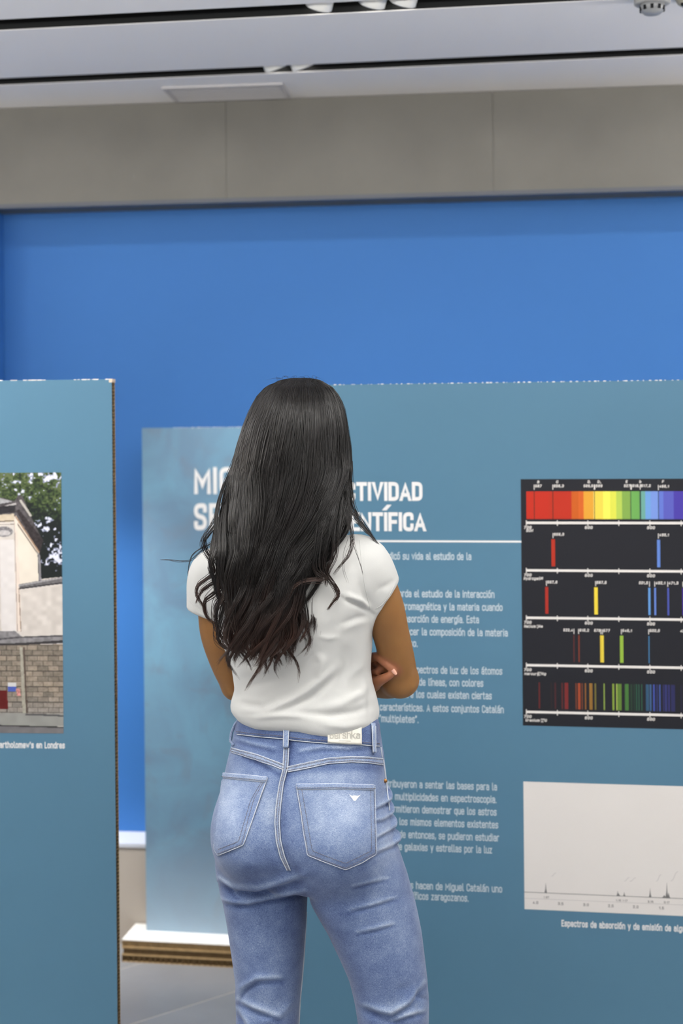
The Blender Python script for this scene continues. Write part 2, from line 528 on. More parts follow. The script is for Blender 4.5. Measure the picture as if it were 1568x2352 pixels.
gl('6', .42, 'r .36,.9 .36,1 0,1 0,.3', 'c 0,.58 .42,.58 .42,0 0,0')
gl('7', .4, 'l 0,.98 .4,.98 .12,0')
gl('8', .42, 'c .02,1 .4,1 .4,.52 .02,.52', 'c 0,.52 .42,.52 .42,0 0,0')
gl('9', .42, 'r .06,.1 .06,0 .42,0 .42,.7', 'c 0,1 .42,1 .42,.42 0,.42')


def round_poly(pts, r, closed, skip=()):
    out = []; n = len(pts)
    for i, p in enumerate(pts):
        if (not closed and i in (0, n - 1)) or i in skip:
            out.append(p); continue
        a, b = Vector(pts[i - 1]), Vector(pts[(i + 1) % n]); p = Vector(p)
        va, vb = a - p, b - p
        rr = min(r, va.length * .5, vb.length * .5)
        pa, pb = p + va.normalized() * rr, p + vb.normalized() * rr
        for k in range(6):
            t = k / 5
            out.append(tuple(pa * (1 - t) ** 2 + p * 2 * t * (1 - t) * .93 + pb * t ** 2 + (pa + pb) * .5 * 2 * t * (1 - t) * .07))
    return out


def stroke(pts, hw, closed):
    pts = [Vector(p) for p in pts]
    q = [pts[0]]
    for p in pts[1:]:
        if (p - q[-1]).length > 1e-5: q.append(p)
    if closed and (q[0] - q[-1]).length < 1e-5: q.pop()
    pts = q; n = len(pts); L = []; R = []
    for i, p in enumerate(pts):
        a = pts[i - 1] if (i > 0 or closed) else None
        b = pts[(i + 1) % n] if (i < n - 1 or closed) else None
        d1 = (p - a).normalized() if a is not None else None
        d2 = (b - p).normalized() if b is not None else None
        d1 = d1 or d2; d2 = d2 or d1
        t = d1 + d2
        t = t.normalized() if t.length > 1e-4 else d1
        nn = Vector((-t.y, t.x)); c = max(.45, nn.dot(Vector((-d1.y, d1.x))))
        L.append(p + nn * hw / c); R.append(p - nn * hw / c)
    if not closed:
        for k, sg in ((0, -1), (n - 1, 1)):
            d = (pts[1] - pts[0] if k == 0 else pts[-1] - pts[-2]).normalized() * sg
            if abs(d.y) > .4:
                ye = pts[k].y + math.copysign(hw, d.y)
                for A in (L, R): A[k] = A[k] + d * ((ye - A[k].y) / d.y)
            else:
                for A in (L, R): A[k] = A[k] + d * hw
    lo, hi = min(p.y for p in pts) - hw, max(p.y for p in pts) + hw
    for A in (L, R):
        for p in A: p.y = min(max(p.y, lo), hi)
    v = [(*p, 0) for p in L + R]
    m = n if closed else n - 1
    return v, [(i, n + i, n + (i + 1) % n, (i + 1) % n) for i in range(m)]


def advance(ch, sp): return G[ch][0] + sp


def text_width(t, wgt, sp):
    return sum(advance(c, sp) for c in t) - sp + wgt


def put_text(mb, text, x, y, h, sx, wgt=.13, sp=None, col=None, slant=0, lift=0.0004):
    """x,y baseline start in panel coords (u,v), h cap height, sx width factor; panel faces -y"""
    if sp is None: sp = wgt + .12
    cx = x + wgt / 2 * h * sx
    for ch in text:
        w_, st = G[ch]
        for si, s in enumerate(st):
            kind, rest = s[0], s[2:]
            pts = [tuple(map(float, p.split(','))) for p in rest.split()]
            if kind == 'r': pts = round_poly(pts, .23, False)
            if kind == 'c': pts = round_poly(pts, .23, True)
            if kind == 'h': pts = round_poly(pts, .23, True, (0, 3))
            hw_ = wgt / 2
            # inset so that outer edges stay in the em box
            v, f = stroke([(p[0], hw_ + p[1] * (1 - 2 * hw_) if kind != 'l' or True else p[1]) for p in pts], hw_, kind in 'ch')
            mb.add([(cx + (a + slant * b_) * h * sx, -lift - si * .00006, y + b_ * h) for a, b_, _ in v], f, col)
        cx += advance(ch, sp) * h * sx
    return cx


# ------------------------------------------------------------------ cardboard exhibition panels
def cardboard(root, w, z0, z1, t, face_mat, pitch=.0079, flutes='h'):
    """honeycomb board: printed front sheet, back sheet and the ribs between them, set back from the edge"""
    b = MB(); b.box(0, 0, z0, w, .0012, z1); f = obj('front_sheet', b.mesh('front_sheet'), face_mat, root)
    b = MB(); b.box(0, t - .0012, z0, w, t, z1); obj('back_sheet', b.mesh('back_sheet'), M_kraft, root)
    b = MB(); n = int((z1 - z0) / pitch)
    for i in range(n):
        z = z0 + (i + .5) * pitch
        b.box(.0006, .0012, z - .0011, w - .0006, t - .0012, z + .0011)
    b.box(.006, .0014, z0 + .002, w - .006, t - .0014, z1 - .006)
    o = obj('honeycomb_core', b.mesh('honeycomb_core'), M_kraftd, root); tag(o, kind='stuff')
    return f


def chips(root, xs, z, lo=.001, hi=.004):
    b = MB()
    for x in xs:
        w_ = random.uniform(lo, hi)
        h_ = random.uniform(.0008, .0022)
        b.box(x - w_, -.0006, z - h_ * .6, x + w_, .006, z + h_ * .5)
    o = obj('torn_paper_edge', b.mesh('torn_paper_edge'), M_paper, root); tag(o, 'white nicks in the torn top edge', kind='stuff')


def base_stack(root, x0, x1, y0, y1, top):
    h = top / 3
    for i in range(3):
        z = i * h
        b = MB()
        b.box(x0, y0, z, x1, y1, z + .0018); b.box(x0, y0, z + h - .0022, x1, y1, z + h - .0001)
        o = obj('board_liner', b.mesh('board_liner'), M_kraft, root)
        b = MB(); n = int((x1 - x0) / .0165)
        for k in range(n + 1):
            x = x0 + k * (x1 - x0 - .003) / n
            if i == 1: continue
            b.box(x, y0 + (.0015 if i == 0 else .004), z + .0018, x + .0045, y0 + .02, z + h - .0022)
        b.box(x0 + .004, y0 + (.006 if i != 1 else .004), z + .0018, x1 - .004, y1 - .004, z + h - .0022)
        o = obj('honeycomb_core', b.mesh('honeycomb_core'), (M_kraftd, M_kraftd, M_kraft)[i], root); tag(o, kind='stuff')
    b = MB(); b.box(x0, y0, top, x1, y1, top + .002); obj('top_sheet', b.mesh('top_sheet'), M_paper, root)


# ---- back left panel with title MIG / SE
YB = math.radians(9.3)
BP = Plane(336, 2137, 4.262, YB)
hB = BP.hit(336, 2137)[1]; tB = BP.hit(336, 983)[1]
bp = empty('exhibition_panel', BP.o, -YB)
tag(bp, 'pale smoky blue cardboard panel behind the woman, standing on a white-topped layered base', 'exhibition panel')
wB = .80
f = cardboard(bp, wB, hB, tB, .016, M_cloud)
base_stack(bp, -.05, wB + .05, -.083, .055, hB - .0022)
chips(bp, [BP.hit(px, 983)[0] for px in range(400, 560, 7)], tB, .001, .003)
tt = MB()
for txt, xl, xr, yb_ in (('MIG', 446, 540, 1134.7), ('SE', 446, 512, 1217.6)):
    u0, v0 = BP.hit(xl, yb_); h = BP.hit(xl, yb_ - 61.5)[1] - v0
    if txt == 'MIG':
        m0 = BP.hit(484, yb_)[0]; sx = (m0 - u0) / ((.6 + .17) * h)
    put_text(tt, {'MIG': 'MIGUEL', 'SE': 'SERVET'}[txt], u0, v0, h, sx, wgt=.17, sp=.17 + .11)
o = obj('title_text', tt.mesh('title_text'), M_text, bp); tag(o, 'white capital lettering')

# ---- big right panel
YR = math.radians(9.0)
RP = Plane(1180, 1700, 3.30, YR)
uL = RP.hit(672, 1500)[0]
rp = empty('exhibition_panel', RP.w(uL, 0, 0), -YR)
tag(rp, 'large teal blue cardboard panel on the right with white text and a black spectrum chart', 'exhibition panel')
tR = RP.hit(1180, 878)[1]


def rh(px, py):
    u, v = RP.hit(px, py); return u - uL, v


wR = 1.35
zR = .065
cardboard(rp, wR, zR, tR, .018, M_print)
base_stack(rp, -.05, wR + .05, -.08, .09, zR - .0022)
xs = [rh(px + random.uniform(-5, 5), 878)[0] for px in range(752, 1640, 13)]
chips(rp, xs, tR, .0008, .0032)

body = MB()
CAP = 17.2


def fit_line(mb, prefix, sub, xl, xr, yb_, cap=CAP, wgt=.142, gap=.085, suffix=''):
    u0, v0 = rh(xl, yb_); u1, _ = rh(xr, yb_)
    h = rh(xl, yb_ - cap)[1] - v0
    sp = wgt + gap
    sx = (u1 - u0) / (text_width(sub, wgt, sp) * h)
    pre = sum(advance(c, sp) for c in prefix) * h * sx
    put_text(mb, prefix + sub + suffix, u0 - pre, v0, h, sx, wgt, sp)


for a in (('Miguel Catalán de', 'dicó su vida al estudio de la', 893, 1082, 1285.5),
          ('La espectroscopia ab', 'orda el estudio de la interacción', 916, 1135, 1371.5),
          ('entre la radiación elec', 'tromagnética y la materia cuando', 924.6, 1153.7, 1401),
          ('hay emisión o ab', 'sorción de energía. Esta', 936.7, 1099.6, 1429.6),
          ('permite cono', 'cer la composición de la materia', 941, 1165.7, 1459),
          ('del univers', 'o.', 948, 959, 1486),
          ('En los esp', 'ectros de luz de los átomos', 964, 1153, 1546.6),
          ('hay series ', 'de líneas, con colores', 962, 1109.5, 1574.8),
          ('definidos, entre ', 'los cuales existen ciertas', 955.5, 1129, 1603),
          ('', 'características. A estos conjuntos Catalán', 871.6, 1156.4, 1632),
          ('llamó ', '“multipletes”.', 870.5, 960.8, 1658.6),
          ('Sus estudios con', 'tribuyeron a sentar las bases para la', 889.3, 1140.9, 1808),
          ('teoría de la', 's multiplicidades en espectroscopia.', 894, 1140, 1837),
          ('También p', 'ermitieron demostrar que los astros', 896, 1140, 1865.5),
          ('formados p', 'or los mismos elementos existentes', 897, 1143.6, 1894.5),
          ('A parti', 'r de entonces, se pudieron estudiar', 905, 1145.8, 1924),
          ('miles d', 'e galaxias y estrellas por la luz', 916, 1129.6, 1952.5),
          ('Sus logro', 's hacen de Miguel Catalán uno', 942, 1152.6, 2041.5),
          ('de los cientí', 'ficos zaragozanos.', 952.6, 1075.8, 2066)):
    fit_line(body, *a)
o = obj('body_text', body.mesh('body_text'), M_text2, rp); tag(o, 'white paragraphs of Spanish text')
cap_ = MB(); fit_line(cap_, '', 'Espectros de absorción y de emisión de algu', 1289, 1573, 2128, 15.5, .19, .07, 'nos elementos')
obj('caption_text', cap_.mesh('caption_text'), M_text, rp)
ti = MB()
fit_line(ti, 'AC', 'TIVIDAD', 818, 970, 1150.5, 43.2, .2, .05)
fit_line(ti, 'CIEN', 'TÍFICA', 855, 978, 1219.8, 43.2, .2, .05)
u0, v0 = rh(700, 1240.7); u1, _ = rh(1197, 1244.5); _, v0 = rh(1190, 1246.3); _, v1 = rh(1190, 1241.8)
ti.add([(u0 + .06, -.0004, v0), (u1, -.0004, v0), (u1, -.0004, v1), (u0 + .06, -.0004, v1)], [(0, 1, 2, 3)])
o = obj('title_text', ti.mesh('title_text'), M_text, rp); tag(o, 'white bold capitals over a thin white rule')

# black spectrum chart
ch = MB()
WHT = lin((226, 222, 218)); BLK = lin((30, 31, 38))


def cp(cx, cy): return rh(1180 + cx / 3.794, 1080 + cy / 3.794)


def crect(x0, x1, y0, y1, c, lift):
    a = cp(x0, y0)[0]; b = cp(x1, y0)[0]
    va, vb = cp(107, y0)[1], cp(107, y1)[1]
    ch.add([(a, -lift, vb), (b, -lift, vb), (b, -lift, va), (a, -lift, va)], [(0, 1, 2, 3)], c)


def ctext(t, x, y, hpx, sx=1.15, col=WHT, wgt=.2, slant=.12):
    u, _ = cp(x, y); v = cp(107, y)[1]
    h = cp(107, y - hpx)[1] - v
    put_text(ch, t, u, v, h, sx, wgt, wgt + .16, col, slant, .0011)


crect(58, 2000, 78, 2225, BLK, .0004)
xr_ = 1900
for x0, x1, c in ((107, 300, (188, 44, 26)), (300, 500, (184, 46, 26)), (500, 560, (196, 92, 26)), (560, 605, (208, 98, 36)), (605, 690, (222, 160, 52)), (690, 700, (240, 210, 110)),
                  (700, 775, (236, 208, 78)), (775, 835, (243, 231, 92)), (835, 890, (217, 219, 80)), (890, 940, (176, 200, 84)), (940, 1018, (128, 166, 76)),
                  (1018, 1092, (106, 166, 84)), (1092, 1106, (58, 92, 76)), (1106, 1142, (106, 164, 152)), (1142, 1190, (108, 156, 214)), (1190, 1257, (116, 146, 216)),
                  (1257, 1300, (96, 116, 200)), (1300, 1390, (88, 92, 182)), (1390, 1560, (72, 60, 160)), (1560, 1800, (60, 40, 130))):
    crect(x0, x1, 185, 425, lin(c), .0007)
for x in (176, 338, 700, 1016, 1099, 1257):
    crect(x - 3, x + 3, 185, 425, lin((60, 40, 30)) if x < 900 else lin((40, 60, 60)), .0009)
for k_, ya in enumerate((458, 872, 1285, 1698, 2105)):
    crect(107, xr_, ya - 10, ya + 11, WHT, .0007)
    for x in (107, 377, 642, 912, 1183, 1455, 1727):
        crect(x - 3, x + 4, ya - 22, ya + 26, WHT, .0008)
    for t, x in (('700', 86), ('600', 616), ('500', 1158)):
        ctext(t, x, ya + 53, 26)
for t, x, y in (('SUN', 106, 538), ('Hydrogen', 84, 956), ('Helium', 88, 1372), ('Mercury', 90, 1785), ('Uranium', 100, 2190)):
    ctext(t, x, y, 26, 1.0 if t == 'SUN' else .92)
for a_, b_, c_, x, y in (('1', '1', 'H', 218, 950), ('4', '2', 'He', 196, 1368), ('202', '80', 'Hg', 204, 1780), ('238', '92', 'U', 232, 2186)):
    ctext(a_, x, y - 12, 13); ctext(b_, x + 3, y + 8, 13); ctext(c_, x + (14 if len(a_) == 1 else 34), y + 2, 24)
for t, x in (('B', 202), ('C', 366), ('D', 640), ('D', 726), ('E', 972), ('b', 1090), ('F', 1288)): ctext(t, x, 114, 24)
ctext('1', 660, 118, 12); ctext('2', 748, 118, 12)


def mark(x, y, t, side):
    crect(x - 3, x + 3, y - 24, y + 20, WHT, .0011)
    ctext(t, x + 7 if side > 0 else x - 8 - 17 * len(t), y, 25, 1.02 if side > 0 else .95)


for x, y, t, s_ in ((176, 150, '687', 1), (338, 150, '656,3', 1), (698, 150, '589,6', -1), (704, 150, '589', 1), (1016, 150, '527', -1), (1022, 150, '518,3', 1), (1099, 150, '517,2', 1),
                    (1257, 155, '486,1', 1), (340, 570, '656,3', 1), (1257, 572, '486,1', 1), (282, 985, '667,8', 1), (710, 985, '587,5', 1), (1180, 985, '501,5', -1), (1225, 985, '492,1', 1),
                    (1338, 985, '471,3', 1), (1470, 985, '447,1', 1), (522, 1400, '623,4', -1), (562, 1400, '615,2', 1), (756, 1400, '579', -1), (770, 1400, '577', 1), (935, 1398, '546,1', 1),
                    (1172, 1395, '502,5', 1), (1540, 1395, '435,8', -1)):
    mark(x, y, t, s_)
for x0, x1, y0, y1, c in ((325, 357, 600, 836, (176, 48, 28)), (1245, 1272, 602, 838, (96, 132, 206)), (271, 298, 1015, 1248, (164, 44, 32)), (698, 729, 1015, 1250, (228, 204, 62)),
                          (1168, 1188, 1015, 1250, (94, 146, 206)), (1221, 1236, 1015, 1250, (98, 130, 206)), (1335, 1350, 1015, 1250, (72, 84, 168)), (1464, 1490, 1015, 1250, (66, 44, 140)),
                          (517, 526, 1430, 1664, (92, 42, 40)), (559, 571, 1430, 1664, (118, 54, 38)), (750, 764, 1430, 1664, (220, 196, 60)), (765, 781, 1430, 1664, (226, 204, 70)), (764, 766, 1430, 1664, (120, 100, 30)),
                          (922, 952, 1430, 1664, (142, 176, 62)), (1170, 1180, 1430, 1664, (62, 112, 152)), (1545, 1565, 1430, 1664, (70, 60, 150))):
    crect(x0, x1, y0, y1, lin(c), .0007)
U = [(214, 226, (100, 38, 38)), (318, 330, (42, 34, 36)), (352, 366, (72, 36, 40)), (412, 426, (84, 36, 38)), (440, 472, (116, 40, 40)), (535, 545, (116, 62, 42)), (556, 578, (156, 70, 40)),
     (588, 598, (112, 62, 42)), (616, 628, (134, 88, 44)), (655, 682, (142, 104, 46)), (702, 714, (116, 108, 52)), (780, 790, (134, 158, 72)), (856, 872, (130, 156, 58)), (889, 898, (160, 176, 84)),
     (898, 936, (92, 124, 50)), (965, 998, (68, 114, 56)), (1012, 1030, (38, 60, 46)), (1040, 1056, (34, 54, 44)), (1062, 1072, (40, 84, 66)), (1082, 1092, (44, 84, 68)), (1108, 1116, (44, 92, 72)),
     (1148, 1164, (48, 86, 116)), (1166, 1172, (66, 108, 136)), (1180, 1196, (62, 94, 136)), (1210, 1226, (62, 78, 156)), (1240, 1250, (52, 58, 114)), (1262, 1276, (62, 80, 142)),
     (1296, 1306, (48, 46, 98)), (1312, 1332, (50, 54, 108)), (1340, 1356, (48, 48, 104)), (1366, 1402, (42, 44, 86)), (1450, 1460, (34, 34, 60))]
for x0, x1, c in U: crect(x0, x1, 1846, 2074, lin(c), .0007)
o = obj('spectrum_chart', ch.mesh('spectrum_chart'), M_col, rp)
tag(o, 'black chart with a rainbow bar, coloured lines and white scales')

# white chart below
wc = MB(); PW = lin((222, 218, 214)); PG = lin((120, 118, 118)); PL = lin((178, 174, 174))


def wrect(x0, x1, y0, y1, c, lift):
    a = rh(x0, y0)[0]; b = rh(x1, y0)[0]; va, vb = rh(1203, y0)[1], rh(1203, y1)[1]
    wc.add([(a, -lift, vb), (b, -lift, vb), (b, -lift, va), (a, -lift, va)], [(0, 1, 2, 3)], c)


wrect(1201.5, 1690, 1795, 2088, PW, .0004)
wrect(1203, 1690, 2048, 2049.3, PG, .0006); wrect(1203, 1690, 2062.5, 2063.2, PL, .0006)


def spike(px, h, w_, c=PG):
    u, _ = rh(px, 2048); v = rh(1203, 2048.5)[1]; s = rh(px + w_, 2048)[0] - u; H = rh(1203, 2048 - h)[1] - v
    wc.add([(u - s, -.0007, v), (u + s, -.0007, v), (u + s * .4, -.0007, v + H * .35), (u, -.0007, v + H), (u - s * .4, -.0007, v + H * .35)], [(0, 1, 2, 3, 4)], c)


for px, h, w_ in ((1253, 24, 3), (1418, 12, 3), (1420, 6, 5), (1433, 10, 3), (1492.5, 21, 3), (1525, 6, 7), (1531, 36, 3.5), (1535, 12, 4), (1600, 30, 4)): spike(px, h, w_)
for px, y, w_, h in ((1253, 2006, 5, 8), (1421, 2010, 6, 9), (1435, 2010, 7, 9), (1494, 2004, 5, 15), (1530, 1999, 8, 22)):
    pts = [rh(px + w_ * t, 0)[0] for t in (-1, -.4, .4, 1)]
    vs = [rh(1203, y + h / 2 * s)[1] for s in (1, .7, -.7, -1)]
    v, f = stroke(list(zip(pts, vs)), .0004, False)
    wc.add([(a, -.0006, b_) for a, b_, _ in v], f, PL)
for t, px, py, hh in (('4.0', 1223, 2075, 6.5), ('3.5', 1281, 2075, 6.5), ('3.0', 1339, 2075, 6.5), ('2.5', 1396, 2075, 6.5), ('2.0', 1453, 2075, 6.5), ('1.5', 1513, 2075, 6.5), ('1.0', 1571, 2075, 6.5),
                      ('1.97', 1248, 2061, 5), ('1.16', 1414, 2061, 5), ('1.17', 1429, 2061, 5), ('3.16', 1487, 2061, 5), ('3.17', 1524, 2061, 5)):
    u = rh(px, py)[0]; v = rh(1203, py)[1]; h = rh(1203, py - hh)[1] - v
    put_text(wc, t, u, v, h, 1.15, .16, .3, PG, 0, .0006)
o = obj('line_chart', wc.mesh('line_chart'), M_col, rp); tag(o, 'white chart with small grey peaks')

# ---- left panel with the photograph of a building
YL = math.radians(4.6)
LP = Plane(258, 1500, 3.24, YL)
uR = LP.hit(262, 1500)[0]; wL = 1.0
lp = empty('exhibition_panel', LP.w(uR - wL, 0, 0), -YL)
tag(lp, 'teal blue cardboard panel at the left edge with a printed photograph of a gatehouse', 'exhibition panel')


def lh(px, py):
    u, v = LP.hit(px, py); return u - uR + wL, v


tL = lh(130, 872.5)[1]
cardboard(lp, wL, .065, tL, .03, M_print, .0083)
base_stack(lp, -.05, wL + .05, -.08, .1, .0628)
chips(lp, [lh(px + random.uniform(-3, 3), 870)[0] for px in (4, 30, 36, 60, 66, 72, 78, 84, 90, 100, 172, 180, 188, 196, 203, 217, 221, 243, 250)], tL, .002, .006)
b = MB(); b.box(wL - .006, -.0006, tL - .007, wL + .0012, .03, tL + .001); obj('torn_corner', b.mesh('torn_corner'), mat('torn_paper', (226, 204, 180), .8), lp)
cm = MB(); u0, v0 = lh(-8, 1718); u1, _ = lh(149, 1718); h = lh(0, 1718 - 15)[1] - v0
t_ = "Bartholomew's en Londres"; sp_ = .26; sx_ = (u1 - u0) / (text_width(t_, .19, sp_) * h)
pre = 'Hospital de San '
put_text(cm, pre + t_, u0 - sum(advance(c, sp_) for c in pre) * h * sx_, v0, h, sx_, .19, sp_)
obj('caption_text', cm.mesh('caption_text'), M_text, lp)

# the printed photograph: colours computed per cell, pixel rows/cols of the print
PX0, PX1, PY0, PY1 = -150, 140, 1085.5, 1684
NX, NY = 230, 470
gx = PX0 + (np.arange(NX) + .5) * (PX1 - PX0) / NX
gy = PY0 + (np.arange(NY) + .5) * (PY1 - PY0) / NY
Xg, Yg = np.meshgrid(gx, gy)


def vnoise(x, y, s, seed):
    r = np.random.default_rng(seed); T = r.random((64, 64))
    x = x / s; y = y / s
    xi = np.floor(x).astype(int); yi = np.floor(y).astype(int); fx = x - xi; fy = y - yi
    fx = fx * fx * (3 - 2 * fx); fy = fy * fy * (3 - 2 * fy)
    g = lambda a, b: T[a % 64, b % 64]
    return (g(xi, yi) * (1 - fx) + g(xi + 1, yi) * fx) * (1 - fy) + (g(xi, yi + 1) * (1 - fx) + g(xi + 1, yi + 1) * fx) * fy


img = np.zeros((NY, NX, 3))


def paint(mask, c, var=0, seed=1, s=6):
    c = np.array(c, float)
    n = (vnoise(Xg, Yg, s, seed) - .5) * 2 * var
    for k in range(3): img[..., k] = np.where(mask, c[k] + n, img[..., k])


def poly(*pts):
    m = np.zeros(Xg.shape, bool); n = len(pts)
    for i in range(n):
        (x0, y0), (x1, y1) = pts[i], pts[(i + 1) % n]
        if y0 == y1: continue
        c = ((y0 > Yg) != (y1 > Yg)) & (Xg < (x1 - x0) * (Yg - y0) / (y1 - y0) + x0)
        m ^= c
    return m


def line(m_pts, w_):
    d = np.full(Xg.shape, 1e9)
    for (x0, y0), (x1, y1) in zip(m_pts[:-1], m_pts[1:]):
        L2 = (x1 - x0) ** 2 + (y1 - y0) ** 2
        t = np.clip(((Xg - x0) * (x1 - x0) + (Yg - y0) * (y1 - y0)) / L2, 0, 1)
        d = np.minimum(d, np.hypot(Xg - x0 - t * (x1 - x0), Yg - y0 - t * (y1 - y0)))
    return d < w_


n1, n2, n3 = vnoise(Xg, Yg, 9, 3), vnoise(Xg, Yg, 3.6, 4), vnoise(Xg, Yg, 26, 5)
paint(Xg > -1e9, (34, 42, 42))
gm = n1 * .5 + n2 * .5 + (1175 - Yg) / 220
for th, c in ((.42, (46, 58, 46)), (.55, (62, 78, 52)), (.68, (84, 100, 62)), (.82, (106, 118, 82))): paint(gm > th, c, 8, 6)
blob = n2 * .45 + n1 * .55 + .35 * np.exp(-((Xg - 105) ** 2 / 500 + (Yg - 1212) ** 2 / 500)) + .35 * np.exp(-((Xg - 122) ** 2 / 500 + (Yg - 1272) ** 2 / 700)) \
    + .35 * np.exp(-((Xg - 122) ** 2 / 700 + (Yg - 1095) ** 2 / 300)) + .16 * np.exp(-((Xg - 60) ** 2 / 3000 + (Yg - 1105) ** 2 / 900))
paint(blob > .80, (150, 156, 178), 10, 8); paint(blob > .88, (222, 224, 236), 8, 8)
# building
STN = (214, 208, 204)
paint(poly((-150, 1160), (34, 1176), (38, 1180), (84, 1262), (90, 1284), (92, 1330), (140, 1325), (140, 1684), (-150, 1684)), (212, 206, 200), 6, 9, 14)
paint(poly((-150, 1120), (0, 1141), (34, 1151), (42, 1138), (52, 1138), (70, 1184), (98, 1244), (86, 1262), (36, 1186), (-150, 1180)), (96, 92, 94), 20, 10, 5)
paint(poly((0, 1143), (30, 1152), (0, 1157), (-150, 1190), (-150, 1120)), (176, 176, 178), 14, 11)
paint(line([(-150, 1205), (0, 1167), (36, 1157)], 2.2), (188, 184, 182))
paint(poly((-150, 1175), (36, 1160), (34, 1176), (-150, 1196)), (58, 56, 60), 8, 12)
paint(line([(48, 1150), (70, 1184)], 2.6), (190, 186, 180))
paint(poly((37, 1172), (44, 1170), (98, 1240), (90, 1272)), (66, 60, 62), 14, 13, 4)
paint(poly((0, 1182), (33, 1180), (34, 1198), (-150, 1202), (-150, 1186)), (206, 194, 174), 6, 14)
paint(line([(-150, 1204), (33, 1196)], 1.3), (120, 108, 98)); paint(line([(-150, 1208), (33, 1204)], .9), (150, 140, 132))
paint(poly((36, 1182), (88, 1270), (92, 1334), (40, 1345)), (224, 216, 204), 5, 15, 20)
paint(line([(38, 1200), (86, 1272)], 1.4), (132, 120, 110)); paint(line([(36, 1186), (88, 1268)], 1.6), (176, 150, 128))
paint(poly((85, 1268), (91, 1276), (93, 1334), (88, 1335)), (150, 148, 152), 6, 16)
paint(line([(86, 1275), (88, 1334)], 1), (90, 84, 86))
# swag ornament
paint(((Xg - 9) / 21) ** 2 + ((Yg - 1221) / 12) ** 2 < 1, (146, 144, 146), 26, 17, 3)
paint(((Xg - 9) / 15) ** 2 + ((Yg - 1224) / 6) ** 2 < 1, (196, 192, 192), 10, 18, 3)
paint(poly((-150, 1200), (-2, 1240), (-2, 1450), (-150, 1450)), (40, 48, 52), 6, 19)
# pier
paint(poly((0, 1240), (32, 1240), (36, 1450), (2, 1450)), (220, 216, 214), 4, 20, 12)
paint(poly((33, 1190), (40, 1200), (47, 1450), (36, 1450)), (226, 214, 204), 4, 21, 12); paint(line([(33.5, 1200), (38, 1450)], .8), (180, 168, 160))
paint(line([(42, 1352), (46, 1450)], 1), (160, 140, 124))
# lower wing
paint(poly((43, 1342), (140, 1325), (140, 1340), (43, 1352)), (120, 118, 120), 14, 22); paint(line([(43, 1345), (140, 1327)], 1.5), (170, 168, 170))
paint(line([(44, 1352), (140, 1339)], 1.8), (64, 62, 66))
paint(poly((46, 1356), (140, 1345), (142, 1460), (47, 1458)), (210, 204, 198), 10, 23, 11)
# string course
paint(poly((-150, 1452), (32, 1449), (48, 1462), (142, 1458), (143, 1478), (-150, 1484)), (146, 144, 146), 14, 24, 5)
paint(line([(-150, 1472), (0, 1468), (40, 1464), (142, 1460)], 1.6), (88, 86, 90)); paint(line([(-150, 1482), (40, 1480), (143, 1473)], 3), (70, 68, 70))
# bricks
bm = poly((-150, 1486), (143, 1479), (147, 1642), (-150, 1646))
row = np.floor((Yg - 1493) / 11.9).astype(int)
off = (row % 2) * 11.5
colm = np.floor((Xg + off) / 23.5).astype(int)
hsh = np.sin(row * 12.9898 + colm * 78.233) * 43758.5453; hsh = hsh - np.floor(hsh)
base = np.stack([138 + 34 * hsh, 130 + 30 * hsh, 120 + 26 * hsh], -1)
gl_ = np.clip((Yg - 1590) / 50, 0, 1)[..., None]
base = base * (1 - .55 * gl_) + np.array((160, 158, 158)) * .55 * gl_ + (vnoise(Xg, Yg, 4, 30)[..., None] - .5) * 22
mort = ((Yg - 1493) % 11.9 < 1.7) | ((Xg + off) % 23.5 < 1.3)
base = np.where(mort[..., None], base * .62, base)
img[:] = np.where(bm[..., None], base, img)
paint(poly((43, 1486), (49, 1486), (56, 1642), (48, 1642)), (176, 172, 160), 10, 31, 5)
paint(poly((50, 1486), (54, 1486), (60, 1642), (56, 1642)), (104, 92, 84), 8, 32, 5)
paint(poly((-60, 1586), (14, 1586), (15, 1629), (-60, 1629)), (110, 34, 32), 4, 33)
paint(poly((15, 1568), (34, 1568), (34, 1577), (15, 1577)), (214, 214, 214)); paint(poly((15, 1577), (34, 1577), (33, 1589), (15, 1589)), (92, 112, 186))
paint(poly((34, 1582), (42, 1582), (44, 1599), (36, 1599)), (206, 150, 146), 30, 34, 3)
paint(poly((-150, 1636), (147, 1640), (147, 1668), (-150, 1668)), (160, 160, 156), 5, 35, 14)
paint(line([(56, 1641), (100, 1642), (147, 1644)], 2), (100, 100, 102))
paint(poly((-150, 1664), (147, 1669), (150, 1690), (-150, 1690)), (132, 130, 132), 6, 36, 10)
paint(line([(-150, 1664), (147, 1670)], 1.5), (70, 70, 70))
img = (np.clip(img, 0, 255) / 255) ** 1.22
imgl = np.where(img <= .04045, img / 12.92, ((img + .055) / 1.055) ** 2.4)
uu0, uu1 = lh(PX0, 1400)[0], lh(143.5, 1400)[0]; vv0, vv1 = lh(139, 1684.5)[1], lh(139, 1085)[1]
uu = np.linspace(uu0, uu1, NX + 1); vv = np.linspace(vv1, vv0, NY + 1)
UU, VV = np.meshgrid(uu, vv)
V = np.stack([UU.ravel(), np.full(UU.size, -.0006), VV.ravel()], 1)
ii, jj = np.meshgrid(np.arange(NY), np.arange(NX), indexing='ij'); a_ = (ii * (NX + 1) + jj).ravel()
me = npmesh('building_photograph', V, np.stack([a_, a_ + NX + 1, a_ + NX + 2, a_ + 1], 1), False)
at = me.color_attributes.new('Col', 'FLOAT_COLOR', 'CORNER')
cc = np.ones((NX * NY, 4, 4), np.float32); cc[:, :, :3] = imgl.reshape(-1, 1, 3)
at.data.foreach_set('color', cc.ravel())
o = obj('building_photograph', me, M_col, lp); tag(o, 'printed photograph of a pale stone gatehouse over a brick wall')


